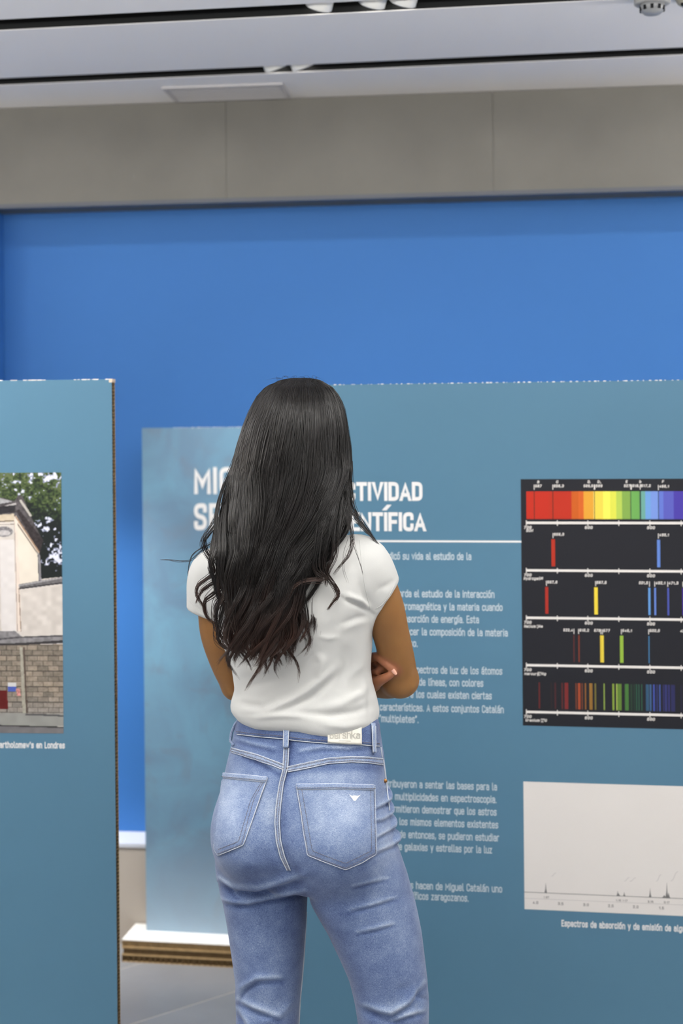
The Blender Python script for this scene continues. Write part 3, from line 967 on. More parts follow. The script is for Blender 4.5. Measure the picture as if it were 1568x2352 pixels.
# ------------------------------------------------------------------ volumes -> surface
class Vol:
    def __init__(s, lo, hi, h):
        s.lo = np.array(lo, float); s.h = h
        s.n = np.ceil((np.array(hi) - s.lo) / h).astype(int) + 1
        s.ax = [s.lo[i] + h * np.arange(s.n[i]) for i in range(3)]
        s.F = np.full(s.n, .15, np.float32)

    def region(s, lo, hi):
        sl = []
        for i in range(3):
            a = max(0, int((lo[i] - s.lo[i]) / s.h)); b = min(s.n[i], int((hi[i] - s.lo[i]) / s.h) + 2)
            sl.append(slice(a, max(a, b)))
        X_ = s.ax[0][sl[0]][:, None, None]; Y_ = s.ax[1][sl[1]][None, :, None]; Z_ = s.ax[2][sl[2]][None, None, :]
        return tuple(sl), X_, Y_, Z_

    def union(s, sl, f, k):
        a = s.F[sl]
        if k > 0:
            h = np.clip(.5 + .5 * (f - a) / k, 0, 1)
            s.F[sl] = f + (a - f) * h - k * h * (1 - h)
        else: s.F[sl] = np.minimum(a, f)

    def cone(s, a, b, ra, rb, k=.01):
        a = np.array(a, float); b = np.array(b, float); r = max(ra, rb) + k + .02
        sl, X_, Y_, Z_ = s.region(np.minimum(a, b) - r, np.maximum(a, b) + r)
        d = b - a; L = max(d @ d, 1e-9)
        t = np.clip(((X_ - a[0]) * d[0] + (Y_ - a[1]) * d[1] + (Z_ - a[2]) * d[2]) / L, 0, 1)
        f = np.sqrt((X_ - a[0] - t * d[0]) ** 2 + (Y_ - a[1] - t * d[1]) ** 2 + (Z_ - a[2] - t * d[2]) ** 2) - (ra + (rb - ra) * t)
        s.union(sl, f, k)

    def chain(s, pts, rs, k=.008, sub=6):
        """a smooth tapering limb through the points"""
        pts = np.array([tuple(p) for p in pts], float); rs = np.array(rs, float); m = len(pts)
        if m > 2:
            tt = np.linspace(0, m - 1, (m - 1) * sub + 1); i = np.minimum(tt.astype(int), m - 2); f = (tt - i)[:, None]
            A = np.concatenate([pts, rs[:, None]], 1); g = lambda q: A[np.clip(q, 0, m - 1)]
            p0, p1, p2, p3 = g(i - 1), g(i), g(i + 1), g(i + 2)
            A = .5 * (2 * p1 + (p2 - p0) * f + (2 * p0 - 5 * p1 + 4 * p2 - p3) * f ** 2 + (3 * p1 - p0 - 3 * p2 + p3) * f ** 3)
            pts, rs = A[:, :3], A[:, 3]
        mr = rs.max() + k + .012
        sl, X_, Y_, Z_ = s.region(pts.min(0) - mr, pts.max(0) + mr)
        F = np.full([q.stop - q.start for q in sl], .15, np.float32)
        T = Vol.__new__(Vol); T.h = s.h; T.F = F; T.n = np.array(F.shape); T.ax = [s.ax[q][sl[q]] for q in range(3)]; T.lo = np.array([a[0] for a in T.ax])
        for q in range(len(pts) - 1): T.cone(pts[q], pts[q + 1], rs[q], rs[q + 1], 0)
        s.union(sl, F, k)

    def ell(s, c, r, k=.02, yaw=0, pitch=0):
        c = np.array(c, float); m = max(r) + k + .01
        sl, X_, Y_, Z_ = s.region(c - m, c + m)
        x, y, z = X_ - c[0], Y_ - c[1], Z_ - c[2]
        ca, sa = math.cos(yaw), math.sin(yaw); x, y = x * ca + y * sa, -x * sa + y * ca
        ca, sa = math.cos(pitch), math.sin(pitch); y, z = y * ca + z * sa, -y * sa + z * ca
        q = np.sqrt((x / r[0]) ** 2 + (y / r[1]) ** 2 + (z / r[2]) ** 2)
        g = np.sqrt((x / r[0] ** 2) ** 2 + (y / r[1] ** 2) ** 2 + (z / r[2] ** 2) ** 2) + 1e-6
        s.union(sl, (q * (q - 1) / g), k)

    def tube(s, rows, k=.02, yaw=0, p=2.0, cap=.01, smooth=5):
        """rows: (py, xl, xr, yc, ry) pixel silhouettes at depth yc; the section is an ellipse turned by yaw"""
        R = []
        for py, xl, xr, yc, ry in rows:
            a, b = P(xl, py, yc), P(xr, py, yc)
            R.append(((a.z + b.z) / 2, (a.x + b.x) / 2, (b.x - a.x) / 2, yc, ry))
        R = np.array(sorted(R)); z = s.ax[2]
        zz0, zz1 = R[0, 0], R[-1, 0]
        sel = (z > zz0 - .05) & (z < zz1 + .05)
        zi = z[sel]
        C = [np.interp(zi, R[:, 0], R[:, i]) for i in range(1, 5)]
        ker = np.exp(-np.linspace(-2, 2, 2 * smooth + 1) ** 2); ker /= ker.sum()
        C = [np.convolve(np.pad(c, smooth, 'edge'), ker, 'valid') for c in C]
        cx, hx, yc, ry = [c[None, None, :] for c in C]
        ca, sa = math.cos(yaw), math.sin(yaw)
        ax = np.sqrt(np.maximum(hx ** 2 - (ry * sa) ** 2, (hx * .6) ** 2)) / ca
        i0 = int(np.argmax(sel)); i1 = i0 + int(sel.sum())
        m = float((hx + np.abs(ry)).max()) + .03
        sl, X_, Y_, _ = s.region((cx.min() - m, yc.min() - m, 0), (cx.max() + m, yc.max() + m, 3))
        sl = (sl[0], sl[1], slice(i0, i1))
        x, y = X_ - cx, Y_ - yc
        x, y = x * ca - y * sa, x * sa + y * ca
        u, v = np.abs(x / ax) + 1e-6, np.abs(y / ry) + 1e-6
        q = (u ** p + v ** p) ** (1 / p)
        g = np.sqrt((u / ax) ** 2 + (v / ry) ** 2) / np.sqrt(u * u + v * v)
        f = (q - 1) / g
        Zc = zi[None, None, :]
        e = np.maximum(Zc - zz1, zz0 - Zc) + 0 * f
        h = np.clip(.5 + .5 * (f - e) / cap, 0, 1)
        f = e + (f - e) * h + cap * h * (1 - h)
        s.union(sl, f.astype(np.float32), k)

    def mesh(s):
        F = s.F; ins = F < 0
        n = s.n - 1
        cnt = np.zeros(n, np.uint8)
        offs = [(i, j, k) for i in (0, 1) for j in (0, 1) for k in (0, 1)]
        for i, j, k in offs: cnt += ins[i:i + n[0], j:j + n[1], k:k + n[2]]
        act = (cnt > 0) & (cnt < 8)
        I = np.argwhere(act); acc = np.zeros((len(I), 3)); num = np.zeros(len(I))
        vals = {o_: F[I[:, 0] + o_[0], I[:, 1] + o_[1], I[:, 2] + o_[2]] for o_ in offs}
        for a in offs:
            for ax in range(3):
                if a[ax]: continue
                b = list(a); b[ax] = 1; b = tuple(b)
                fa, fb = vals[a], vals[b]; c = (fa < 0) != (fb < 0)
                t = np.where(c, fa / np.where(c, fa - fb, 1), 0)
                pnt = np.tile(np.array(a, float), (len(I), 1)); pnt[:, ax] += t
                acc[c] += pnt[c]; num[c] += 1
        V = (I + acc / num[:, None]) * s.h + s.lo
        idx = np.full(n, -1, np.int32); idx[tuple(I.T)] = np.arange(len(I))
        Q = []
        for ax in range(3):
            b, c = (ax + 1) % 3, (ax + 2) % 3
            lo = [slice(None)] * 3; hi = [slice(None)] * 3
            lo[ax] = slice(0, -1); hi[ax] = slice(1, None)
            e = ins[tuple(lo)] != ins[tuple(hi)]
            E = np.argwhere(e)
            E = E[(E[:, b] > 0) & (E[:, c] > 0) & (E[:, b] < n[b]) & (E[:, c] < n[c])]
            flip = ins[tuple(E.T)]
            def cell(db, dc):
                q = E.copy(); q[:, b] -= db; q[:, c] -= dc
                return idx[tuple(q.T)]
            q = np.stack([cell(1, 1), cell(0, 1), cell(0, 0), cell(1, 0)], 1)
            q[~flip] = q[~flip][:, ::-1]
            Q.append(q)
        Q = np.concatenate(Q); Q = Q[(Q >= 0).all(1)]
        return V, Q


def vnormals(V, Q):
    n = np.cross(V[Q[:, 2]] - V[Q[:, 0]], V[Q[:, 3]] - V[Q[:, 1]])
    N = np.zeros_like(V)
    for i in range(4): np.add.at(N, Q[:, i], n)
    return N / (np.linalg.norm(N, axis=1, keepdims=True) + 1e-12)


def folds(V, N, specs):
    """cloth folds: each spec = (pixel polyline, half width px, height m). A ridge with a furrow under it."""
    px = proj(V)
    face = np.clip(-N[:, 1] * 1.3 + .25, 0, 1)
    disp = np.zeros(len(V))
    for pts, w_, amp, *rest in specs:
        style = rest[0] if rest else 's'
        best = np.full(len(V), 1e9); sgn = np.zeros(len(V)); along = np.zeros(len(V))
        L = [0]
        for (x0, y0), (x1, y1) in zip(pts[:-1], pts[1:]): L.append(L[-1] + math.hypot(x1 - x0, y1 - y0))
        for i, ((x0, y0), (x1, y1)) in enumerate(zip(pts[:-1], pts[1:])):
            dx, dy = x1 - x0, y1 - y0; l2 = dx * dx + dy * dy
            t = np.clip(((px[:, 0] - x0) * dx + (px[:, 1] - y0) * dy) / l2, 0, 1)
            ex, ey = px[:, 0] - x0 - t * dx, px[:, 1] - y0 - t * dy
            d = np.hypot(ex, ey); m = d < best
            best[m] = d[m]; sgn[m] = np.sign(dx * ey - dy * ex)[m]; along[m] = ((L[i] + t * (L[i + 1] - L[i])) / L[-1])[m]
        sd = best * sgn / w_
        env = np.clip(np.sin(np.pi * np.clip(along, .02, .98)), 0, 1) ** .6
        far = np.exp(-np.maximum(0, best / w_ - 2) ** 2)
        if style == 's': prof = np.exp(-(sd + .8) ** 2) - np.exp(-(sd - .6) ** 2 * 1.6)
        elif style == 'r': prof = np.exp(-sd ** 2)
        else: prof = -np.exp(-sd ** 2)
        disp += amp * prof * env * far
    return V + N * (disp * face)[:, None]


person = empty('person', (P(700, 1500, 2.65).x, 2.65, 0))
tag(person, 'woman with long dark hair seen from behind, white t-shirt, light blue jeans, arms crossed', 'person')
BY = math.radians(19)     # her back is turned this far to the left of the picture


def dfit(px, base): return base - (px - 700) / 1233 * math.tan(BY)   # depth of her frontal plane at that column


# ---------- jeans
J = Vol((P(440, 1640).x, 2.36, .03), (P(1040, 1640).x, 2.98, P(700, 1630).z), .0036)
pel = [(1640, 545, 868, 2.66, .086), (1660, 543, 869, 2.66, .088), (1700, 534, 874, 2.658, .094), (1740, 525, 880, 2.655, .101), (1775, 517, 884, 2.652, .107), (1800, 512, 887, 2.65, .112),
       (1850, 504, 892, 2.648, .118), (1900, 497, 899, 2.647, .121), (1930, 494, 907, 2.648, .119), (1960, 494, 917, 2.65, .114), (2000, 498, 926, 2.655, .10), (2030, 505, 925, 2.66, .085)]
J.tube(pel, k=.0, yaw=BY, p=2.25, cap=.02)
ll = [(1900, 520, 668, 2.71, .072), (1950, 500, 682, 2.705, .082), (2000, 498, 697, 2.70, .086), (2040, 503, 704, 2.70, .086), (2068, 511, 706, 2.70, .085), (2082, 514, 705, 2.70, .083), (2120, 521, 703, 2.70, .081),
      (2200, 533, 697, 2.70, .076), (2260, 541, 692, 2.70, .071), (2300, 541, 688, 2.70, .068), (2352, 542, 685, 2.695, .066), (2450, 545, 682, 2.68, .064), (2600, 548, 682, 2.67, .064), (2870, 540, 690, 2.67, .07)]
lr = [(1900, 730, 890, 2.64, .07), (1950, 722, 905, 2.635, .082), (2000, 712, 930, 2.63, .087), (2040, 708, 945, 2.63, .088), (2068, 711, 953, 2.63, .087), (2100, 729, 960, 2.63, .085), (2140, 752, 968, 2.63, .082),
      (2197, 779, 975, 2.63, .078), (2247, 801, 981, 2.63, .073), (2300, 814, 985, 2.63, .07), (2352, 822, 984, 2.63, .067), (2450, 826, 980, 2.63, .064), (2600, 828, 978, 2.63, .064), (2870, 820, 985, 2.63, .07)]
J.tube(ll, k=.016, p=2.1, cap=.015)
J.tube(lr, k=.016, p=2.1, cap=.015)
g1, g2 = P(572, 1915, 2.628), P(782, 1925, 2.588)
J.ell(g1, (.068, .088, .084), .03); J.ell(g2, (.080, .090, .090), .03)
for x_, y_ in ((892, 1826), (896, 1856), (903, 1888), (912, 1922)): J.ell(P(x_ - 5, y_, 2.615), (.012, .02, .009), .010, 0, .3)
JV, JQ = J.mesh()
JN = vnormals(JV, JQ)
jf = [
    ([(652, 1770), (640, 1820), (636, 1880), (640, 1940), (660, 1992), (690, 2035)], 15, .0055, 'v'),
    ([(505, 2028), (545, 2044), (590, 2046), (640, 2034), (690, 2018)], 10, .008),
    ([(503, 2018), (530, 2040), (545, 2062)], 6, .0025),
    ([(505, 2068), (530, 2076), (570, 2078), (620, 2066), (700, 2050)], 7, .0065),
    ([(800, 2094), (850, 2082), (910, 2064)], 5, .0028), ([(820, 2144), (860, 2136), (905, 2124)], 5, .0026), ([(810, 2038), (850, 2028), (890, 2020)], 5, .0015),
    ([(545, 2300), (560, 2272), (590, 2252), (645, 2250)], 8, .005), ([(548, 2300), (575, 2315), (600, 2325), (640, 2338)], 8, .0045), ([(590, 2352), (640, 2332), (680, 2290)], 9, .004, 'r'),
    ([(545, 2320), (560, 2345), (570, 2365)], 8, .004),
    ([(838, 2313), (870, 2326), (900, 2332), (940, 2308), (975, 2260)], 8, .0048), ([(830, 2320), (880, 2346), (930, 2356)], 8, .005, 'v'), ([(900, 2348), (935, 2335), (975, 2325)], 6, .004),
    ([(955, 2255), (962, 2300), (958, 2345)], 6, .004, 'v'), ([(960, 2290), (985, 2296)], 4, .004, 'v'), ([(905, 2278), (930, 2270), (945, 2260)], 10, .002, 'v'),
    ([(862, 1858), (880, 1850), (900, 1838)], 5, .005), ([(858, 1888), (880, 1884), (905, 1870)], 5, .004), ([(865, 1925), (885, 1915), (912, 1898)], 5, .0045), ([(862, 1960), (900, 1945), (925, 1928)], 6, .004),
    ([(885, 1810), (895, 1812)], 4, .003), ([(560, 1735), (600, 1752), (640, 1775)], 7, .002), ([(545, 1700), (580, 1712), (630, 1722)], 6, .0018), ([(690, 1728), (740, 1720), (800, 1722), (850, 1714)], 6, .0018),
    ([(672, 1800), (690, 1850), (697, 1920), (712, 1960)], 6, .0016, 'v'), ([(500, 1960), (560, 1985), (640, 1985)], 16, .002, 'r'),
]
JV = folds(JV, JN, jf)
JN = vnormals(JV, JQ)

# denim wash: whiter where rubbed, darker by seams; shade under the seat painted in
jpx = proj(JV)


def gblob(x, y, sx, sy, ang=0):
    c, s = math.cos(ang), math.sin(ang); dx, dy = jpx[:, 0] - x, jpx[:, 1] - y
    return np.exp(-(((dx * c + dy * s) / sx) ** 2 + ((-dx * s + dy * c) / sy) ** 2))


def pline(pts, w_):
    best = np.full(len(jpx), 1e9)
    for (x0, y0), (x1, y1) in zip(pts[:-1], pts[1:]):
        dx, dy = x1 - x0, y1 - y0
        t = np.clip(((jpx[:, 0] - x0) * dx + (jpx[:, 1] - y0) * dy) / (dx * dx + dy * dy), 0, 1)
        best = np.minimum(best, np.hypot(jpx[:, 0] - x0 - t * dx, jpx[:, 1] - y0 - t * dy))
    return np.exp(-(best / w_) ** 2)


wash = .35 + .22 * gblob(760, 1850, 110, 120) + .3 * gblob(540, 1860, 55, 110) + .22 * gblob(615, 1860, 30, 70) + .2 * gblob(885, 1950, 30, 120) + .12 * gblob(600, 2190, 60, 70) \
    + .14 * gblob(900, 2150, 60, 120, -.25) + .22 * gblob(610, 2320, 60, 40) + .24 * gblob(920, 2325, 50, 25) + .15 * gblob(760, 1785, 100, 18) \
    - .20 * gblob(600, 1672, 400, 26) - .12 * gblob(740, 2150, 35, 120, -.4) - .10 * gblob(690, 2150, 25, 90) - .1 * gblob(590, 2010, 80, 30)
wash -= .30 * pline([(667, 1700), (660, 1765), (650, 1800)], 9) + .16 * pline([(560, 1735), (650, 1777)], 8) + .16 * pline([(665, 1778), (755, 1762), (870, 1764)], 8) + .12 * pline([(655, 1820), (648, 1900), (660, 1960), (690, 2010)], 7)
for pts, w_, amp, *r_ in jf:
    if not r_: wash += .22 * pline([(a, b_ - w_ * .8) for a, b_ in pts], w_ * .7) - .16 * pline([(a, b_ + w_ * .7) for a, b_ in pts], w_ * .8)  # paler above each fold, darker below it
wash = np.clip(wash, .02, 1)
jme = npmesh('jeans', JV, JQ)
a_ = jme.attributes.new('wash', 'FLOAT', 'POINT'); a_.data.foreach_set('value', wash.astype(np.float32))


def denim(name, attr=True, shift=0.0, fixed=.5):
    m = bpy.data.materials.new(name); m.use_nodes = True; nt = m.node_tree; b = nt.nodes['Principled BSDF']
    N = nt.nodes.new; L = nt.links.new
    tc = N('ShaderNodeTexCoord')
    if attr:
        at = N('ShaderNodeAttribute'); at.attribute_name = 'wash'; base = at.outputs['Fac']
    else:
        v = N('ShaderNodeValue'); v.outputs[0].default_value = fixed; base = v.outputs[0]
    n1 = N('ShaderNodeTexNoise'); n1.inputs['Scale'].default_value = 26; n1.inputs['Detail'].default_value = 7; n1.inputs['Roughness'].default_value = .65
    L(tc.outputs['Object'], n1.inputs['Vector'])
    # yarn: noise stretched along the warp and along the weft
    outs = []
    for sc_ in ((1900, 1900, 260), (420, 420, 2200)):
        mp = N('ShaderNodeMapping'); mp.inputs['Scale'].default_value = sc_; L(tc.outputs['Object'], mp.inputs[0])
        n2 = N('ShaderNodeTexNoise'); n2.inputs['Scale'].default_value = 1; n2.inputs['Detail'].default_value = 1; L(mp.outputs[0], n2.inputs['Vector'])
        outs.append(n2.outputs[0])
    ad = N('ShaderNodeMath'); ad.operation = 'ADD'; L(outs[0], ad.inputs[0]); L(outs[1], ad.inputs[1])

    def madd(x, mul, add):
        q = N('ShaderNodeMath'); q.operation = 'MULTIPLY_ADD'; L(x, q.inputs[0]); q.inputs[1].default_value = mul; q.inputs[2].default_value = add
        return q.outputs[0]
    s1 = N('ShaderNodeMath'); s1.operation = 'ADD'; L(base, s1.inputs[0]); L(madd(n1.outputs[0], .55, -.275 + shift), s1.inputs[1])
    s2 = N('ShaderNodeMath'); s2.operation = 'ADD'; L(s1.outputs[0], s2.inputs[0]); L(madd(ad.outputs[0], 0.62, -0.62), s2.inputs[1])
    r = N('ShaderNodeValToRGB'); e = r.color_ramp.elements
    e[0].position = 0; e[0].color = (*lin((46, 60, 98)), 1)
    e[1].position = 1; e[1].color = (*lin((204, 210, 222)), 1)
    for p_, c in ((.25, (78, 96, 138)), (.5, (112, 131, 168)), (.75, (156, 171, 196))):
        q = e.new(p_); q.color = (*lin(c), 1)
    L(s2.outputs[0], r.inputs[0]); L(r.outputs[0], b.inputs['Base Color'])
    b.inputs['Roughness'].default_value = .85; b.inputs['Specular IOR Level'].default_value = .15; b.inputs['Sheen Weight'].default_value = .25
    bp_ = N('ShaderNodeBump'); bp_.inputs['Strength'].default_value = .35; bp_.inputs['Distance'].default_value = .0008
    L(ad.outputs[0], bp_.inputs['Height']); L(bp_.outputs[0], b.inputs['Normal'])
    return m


M_denim = denim('denim')
M_denimd = denim('denim_waistband', False, 0, .26)
M_denimp = denim('denim_pocket', False, 0, .68)
M_denimh = denim('denim_hem', False, 0, .62)
M_pipe = mat('denim_edge', (196, 202, 210), .85)
M_thread = mat('thread', (118, 108, 104), .8)
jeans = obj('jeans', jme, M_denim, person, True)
bvh = BVHTree.FromPolygons([Vector(v) for v in JV], [tuple(q) for q in JQ])


def onto(px, py, lift=0.0, tree=None):
    """point of the cloth under the pixel, raised by lift along the surface"""
    tree = tree or bvh
    for dx in (0, 2, -2, 4, -4, 6, -6, 9, -9, 13, -13, 18, -18):
        r = ray(px + dx, py).normalized()
        h, n, i, d = tree.ray_cast(EYE, r)
        if h is not None: return h + n * lift
    return P(px, py, 2.6)


def resample(pts, n):
    L = [0]
    for a, b in zip(pts[:-1], pts[1:]): L.append(L[-1] + math.hypot(b[0] - a[0], b[1] - a[1]))
    t = np.linspace(0, L[-1], n)
    return list(zip(np.interp(t, L, [p[0] for p in pts]), np.interp(t, L, [p[1] for p in pts])))


def curve_pts(pts, step=4):
    """smooth path through pixel points"""
    n = max(4, int(sum(math.hypot(b[0] - a[0], b[1] - a[1]) for a, b in zip(pts[:-1], pts[1:])) / step))
    return resample(pts, n)


def patch(name, top, bot, mt, lift, nt_=26, nb=24, wash_fn=None, parent=jeans, skirt=.0035):
    T = resample(top, nt_); B = resample(bot, nt_)
    grid = []
    for j in range(nb):
        t = j / (nb - 1)
        grid.append([onto(a[0] * (1 - t) + b[0] * t, a[1] * (1 - t) + b[1] * t, lift) for a, b in zip(T, B)])
    V = [v for r in grid for v in r]
    idx = lambda i, j: j * nt_ + i
    Q = [(idx(i, j), idx(i, j + 1), idx(i + 1, j + 1), idx(i + 1, j)) for j in range(nb - 1) for i in range(nt_ - 1)]
    bd = [idx(i, 0) for i in range(nt_)] + [idx(nt_ - 1, j) for j in range(1, nb)] + [idx(i, nb - 1) for i in range(nt_ - 2, -1, -1)] + [idx(0, j) for j in range(nb - 2, 0, -1)]
    n0 = len(V); c = sum(V, Vector()) / n0
    away = (c - EYE).normalized()
    V += [V[k] + away * skirt for k in bd]
    m = len(bd)
    Q += [(bd[k], bd[(k + 1) % m], n0 + (k + 1) % m, n0 + k) for k in range(m)]
    me = npmesh(name, [tuple(v) for v in V], Q)
    if wash_fn:
        pv = proj(np.array([tuple(v) for v in V])); a = me.attributes.new('wash', 'FLOAT', 'POINT')
        a.data.foreach_set('value', wash_fn(pv[:, 0], pv[:, 1]).astype(np.float32))
    return obj(name, me, mt, parent)


def seam(mb, pts, r, lift, step=4, dash=None):
    P3 = [onto(x, y, lift) for x, y in curve_pts(pts, step)]
    P3 = [P3[0]] + [(P3[i - 1] + P3[i] * 2 + P3[i + 1]) / 4 for i in range(1, len(P3) - 1)] + [P3[-1]]
    if not dash: mb.tube(P3, r, 5)
    else:
        for i in range(0, len(P3) - 1): mb.tube([P3[i], P3[i] + (P3[i + 1] - P3[i]) * dash], r, 4)


def inset(pts, c, k):
    return [(c[0] + (x - c[0]) * k, c[1] + (y - c[1]) * k) for x, y in pts]


pipe, thr = MB(), MB()
# waistband
wb = [(546, 1686), (602, 1692), (653, 1696), (678, 1700), (752, 1707), (831, 1710), (869, 1713)]
wt = [(548, 1648), (602, 1650), (653, 1652), (678, 1652), (752, 1654), (831, 1655), (866, 1654)]
patch('waistband', wt, wb, M_denimd, .003, 60, 12)
seam(pipe, [(x, y + 1) for x, y in wb], .0009, .0022)
seam(thr, [(x, y - 5) for x, y in wb], .0005, .0036, 3.5, .6)
# yoke bands
yl_t = [(534, 1718), (590, 1733), (625, 1746), (653, 1756)]; yl_b = [(532, 1728), (590, 1745), (625, 1758), (653, 1769)]
yr_t = [(659, 1762), (704, 1752), (755, 1741), (806, 1738), (845, 1739), (877, 1743)]; yr_b = [(662, 1773), (704, 1765), (755, 1753.5), (806, 1750), (845, 1752), (878, 1757)]
for t_, b2 in ((yl_t, yl_b), (yr_t, yr_b)):
    patch('yoke_band', t_, b2, M_denimh, .0022, 44, 6)
    seam(pipe, t_, .0008, .0022); seam(pipe, b2, .0009, .0016)
    seam(thr, [(x, y + 3) for x, y in t_], .0005, .0030, 3.5, .6); seam(thr, [(x, y - 3) for x, y in b2], .0005, .0030, 3.5, .6)
# back seat seam
cs_l = [(653, 1718), (650, 1770), (642, 1800), (634, 1850), (631, 1890), (634, 1930), (644, 1968), (660, 1998)]
cs_r = [(664, 1718), (662, 1762), (652, 1800), (646, 1850), (643, 1890), (646, 1930), (654, 1965), (668, 1998)]
patch('seat_seam', [cs_l[0], cs_r[0]], [cs_l[0], cs_r[0]], M_denimh, .002, 2, 2) if False else None
for a, b2 in ((cs_l, 0), (cs_r, 1)):
    seam(pipe, a, .0009, .0022)
ml = [((a[0] + b[0]) / 2, (a[1] + b[1]) / 2) for a, b in zip(cs_l, cs_r)]
T = [onto(x, y, .0022) for x, y in resample(cs_l, 60)]; B = [onto(x, y, .0022) for x, y in resample(cs_r, 60)]
me = npmesh('seat_seam', [tuple(v) for v in T + B], [(i, i + 1, 61 + i, 60 + i) for i in range(59)]); obj('seat_seam', me, M_denimh, jeans)
seam(thr, [(x + 3.2, y) for x, y in cs_l], .0005, .003, 3.5, .6); seam(thr, [(x - 3, y) for x, y in cs_r], .0005, .003, 3.5, .6)
# pockets
pock = ([(514, 1776), (563, 1780), (616, 1785)], [(494, 1938), (494, 1950), (503, 1964), (527, 1954), (559, 1940)]), \
       ([(681, 1801), (720, 1801), (770, 1800), (858, 1803)], [(707, 1963), (750, 1980), (793, 1996), (830, 1980), (862, 1960)])


def wfn(x, y): return .56 + .13 * np.exp(-((x - 770) / 60) ** 2 - ((y - 1850) / 60) ** 2) + .16 * np.exp(-((x - 525) / 22) ** 2 - ((y - 1850) / 60) ** 2) - .10 * np.clip((y - 1920) / 60, 0, 1)  # paler middle; shade of the lower seat painted in towards the bottom


M_denimp = denim('denim_pocket', True, 0)
for k_, (tp, bt) in enumerate(pock):
    patch('back_pocket', tp, bt, M_denimp, .0032, 50, 44, wfn)
    loop = tp + [bt[-1]] + bt[::-1][1:] + [tp[0]]
    if k_ == 0: loop = tp + bt[::-1]
    seam(pipe, loop, .0010, .0026, 3.5)
    # folded hem and double stitching
    hb = [(x + (3 if i == 0 else -3 if i == len(tp) - 1 else 0), y + 12) for i, (x, y) in enumerate(tp)]
    patch('pocket_hem', tp, hb, M_denimh, .0048, 40, 5)
    seam(pipe, hb, .0007, .0042)
    seam(thr, [(x, y + 9) for x, y in tp], .00045, .0056, 3.5, .6)
    c = (sum(p[0] for p in loop) / len(loop), sum(p[1] for p in loop) / len(loop))
    if k_ == 1:
        ed = [(684, 1803), (710, 1960), (793, 1992), (859, 1958), (855, 1805)]
        ed2 = [(694, 1815), (719, 1953), (793, 1981), (850, 1953), (848, 1815)]
    else:
        ed = [(612, 1787), (585, 1835), (570, 1885), (556, 1938), (503, 1960)]
        ed2 = [(602, 1797), (577, 1840), (561, 1890), (549, 1932), (504, 1950)]
    seam(thr, ed, .00045, .0038, 3.5, .6); seam(thr, ed2, .00045, .0038, 3.5, .6)
o = obj('seam_edges', pipe.mesh('seam_edges', True), M_pipe, jeans)
o = obj('stitching', thr.mesh('stitching'), M_thread, jeans); tag(o, 'grey-brown topstitching', kind='stuff')
# belt loops
patch('belt_loop', [(655, 1650), (668, 1650)], [(653, 1718), (665, 1718)], M_denimh, .0065, 5, 16)
patch('belt_loop', [(847, 1664), (856, 1664)], [(850, 1730), (857, 1730)], M_denimh, .0062, 5, 14)
b = MB(); b.tube([onto(551, 1655, .003), P(540, 1663, 2.68), P(531, 1684, 2.68), P(529, 1702, 2.68), onto(538, 1711, .002)], .0028, 6); obj('belt_loop', b.mesh('belt_loop', True), M_denimh, jeans)
for xa, xb, ya, yb2 in ((654.5, 653.5, 1656, 1716), (667, 664.5, 1656, 1716), (848, 850.5, 1670, 1729), (855.5, 856.5, 1670, 1729)):
    P3 = [onto(xa + (xb - xa) * t, ya + (yb2 - ya) * t, .0068) for t in np.linspace(0, 1, 14)]; b = MB(); b.tube(P3, .0008, 5); obj('loop_edge', b.mesh('loop_edge', True), M_pipe, jeans)
# white brand patch
patch('waist_label', [(752.5, 1662), (790, 1663), (827, 1664)], [(752.5, 1708), (790, 1710), (827, 1711)], mat('white_leather', (222, 220, 210), .6, .2, (90, .04)), .0062, 16, 8)
b = MB(); b2 = MB(); put_text(b2, 'Bershka', 0, 0, 1, 1, .11, .2)
tw_ = text_width('Bershka', .11, .2)
v2 = [onto(757 + v[0] / tw_ * 66, 1696.5 - v[2] * 16, .0069) for v in b2.v]
b.add(v2, b2.f)
seam(b, [(777, 1701), (803, 1702)], .0003, .0066)
obj('label_text', b.mesh('label_text'), mat('label_grey', (176, 174, 166), .6), jeans)
# rip on the right pocket, side seam, rivet
b = MB()
pts = [(800, 1825), (806, 1829), (812, 1828), (820, 1829), (826, 1826), (820, 1833), (815, 1840), (811, 1841), (806, 1834)]
b.add([onto(x, y, .0040) for x, y in pts], [tuple(range(len(pts)))[::-1]]); obj('torn_patch', b.mesh('torn_patch'), mat('frayed_white', (228, 230, 228), .9), jeans)
b = MB(); seam(b, [(879, 1745), (885, 1790), (890, 1830), (894, 1862)], .0013, .001, 5)
seam(b, [(873, 1716), (877, 1742)], .0011, .001, 5)
obj('side_seam', b.mesh('side_seam', True), M_pipe, jeans)
b = MB(); b.tube([P(x, y, 2.70) for x, y in ((703.5, 2095), (701, 2140), (697.5, 2200), (692.5, 2260), (688.5, 2300), (686, 2352), (683, 2450), (683, 2600))], .0016, 6); obj('inseam', b.mesh('inseam', True), M_pipe, jeans)
b = MB(); c = onto(883, 1793, .001); b.tube([c + Vector((0, .001, 0)), c + Vector((.0006, -.003, 0))], .0035, 12); obj('rivet', b.mesh('rivet', True), mat('copper', (170, 120, 70), .35, .5, metal=.8), jeans)

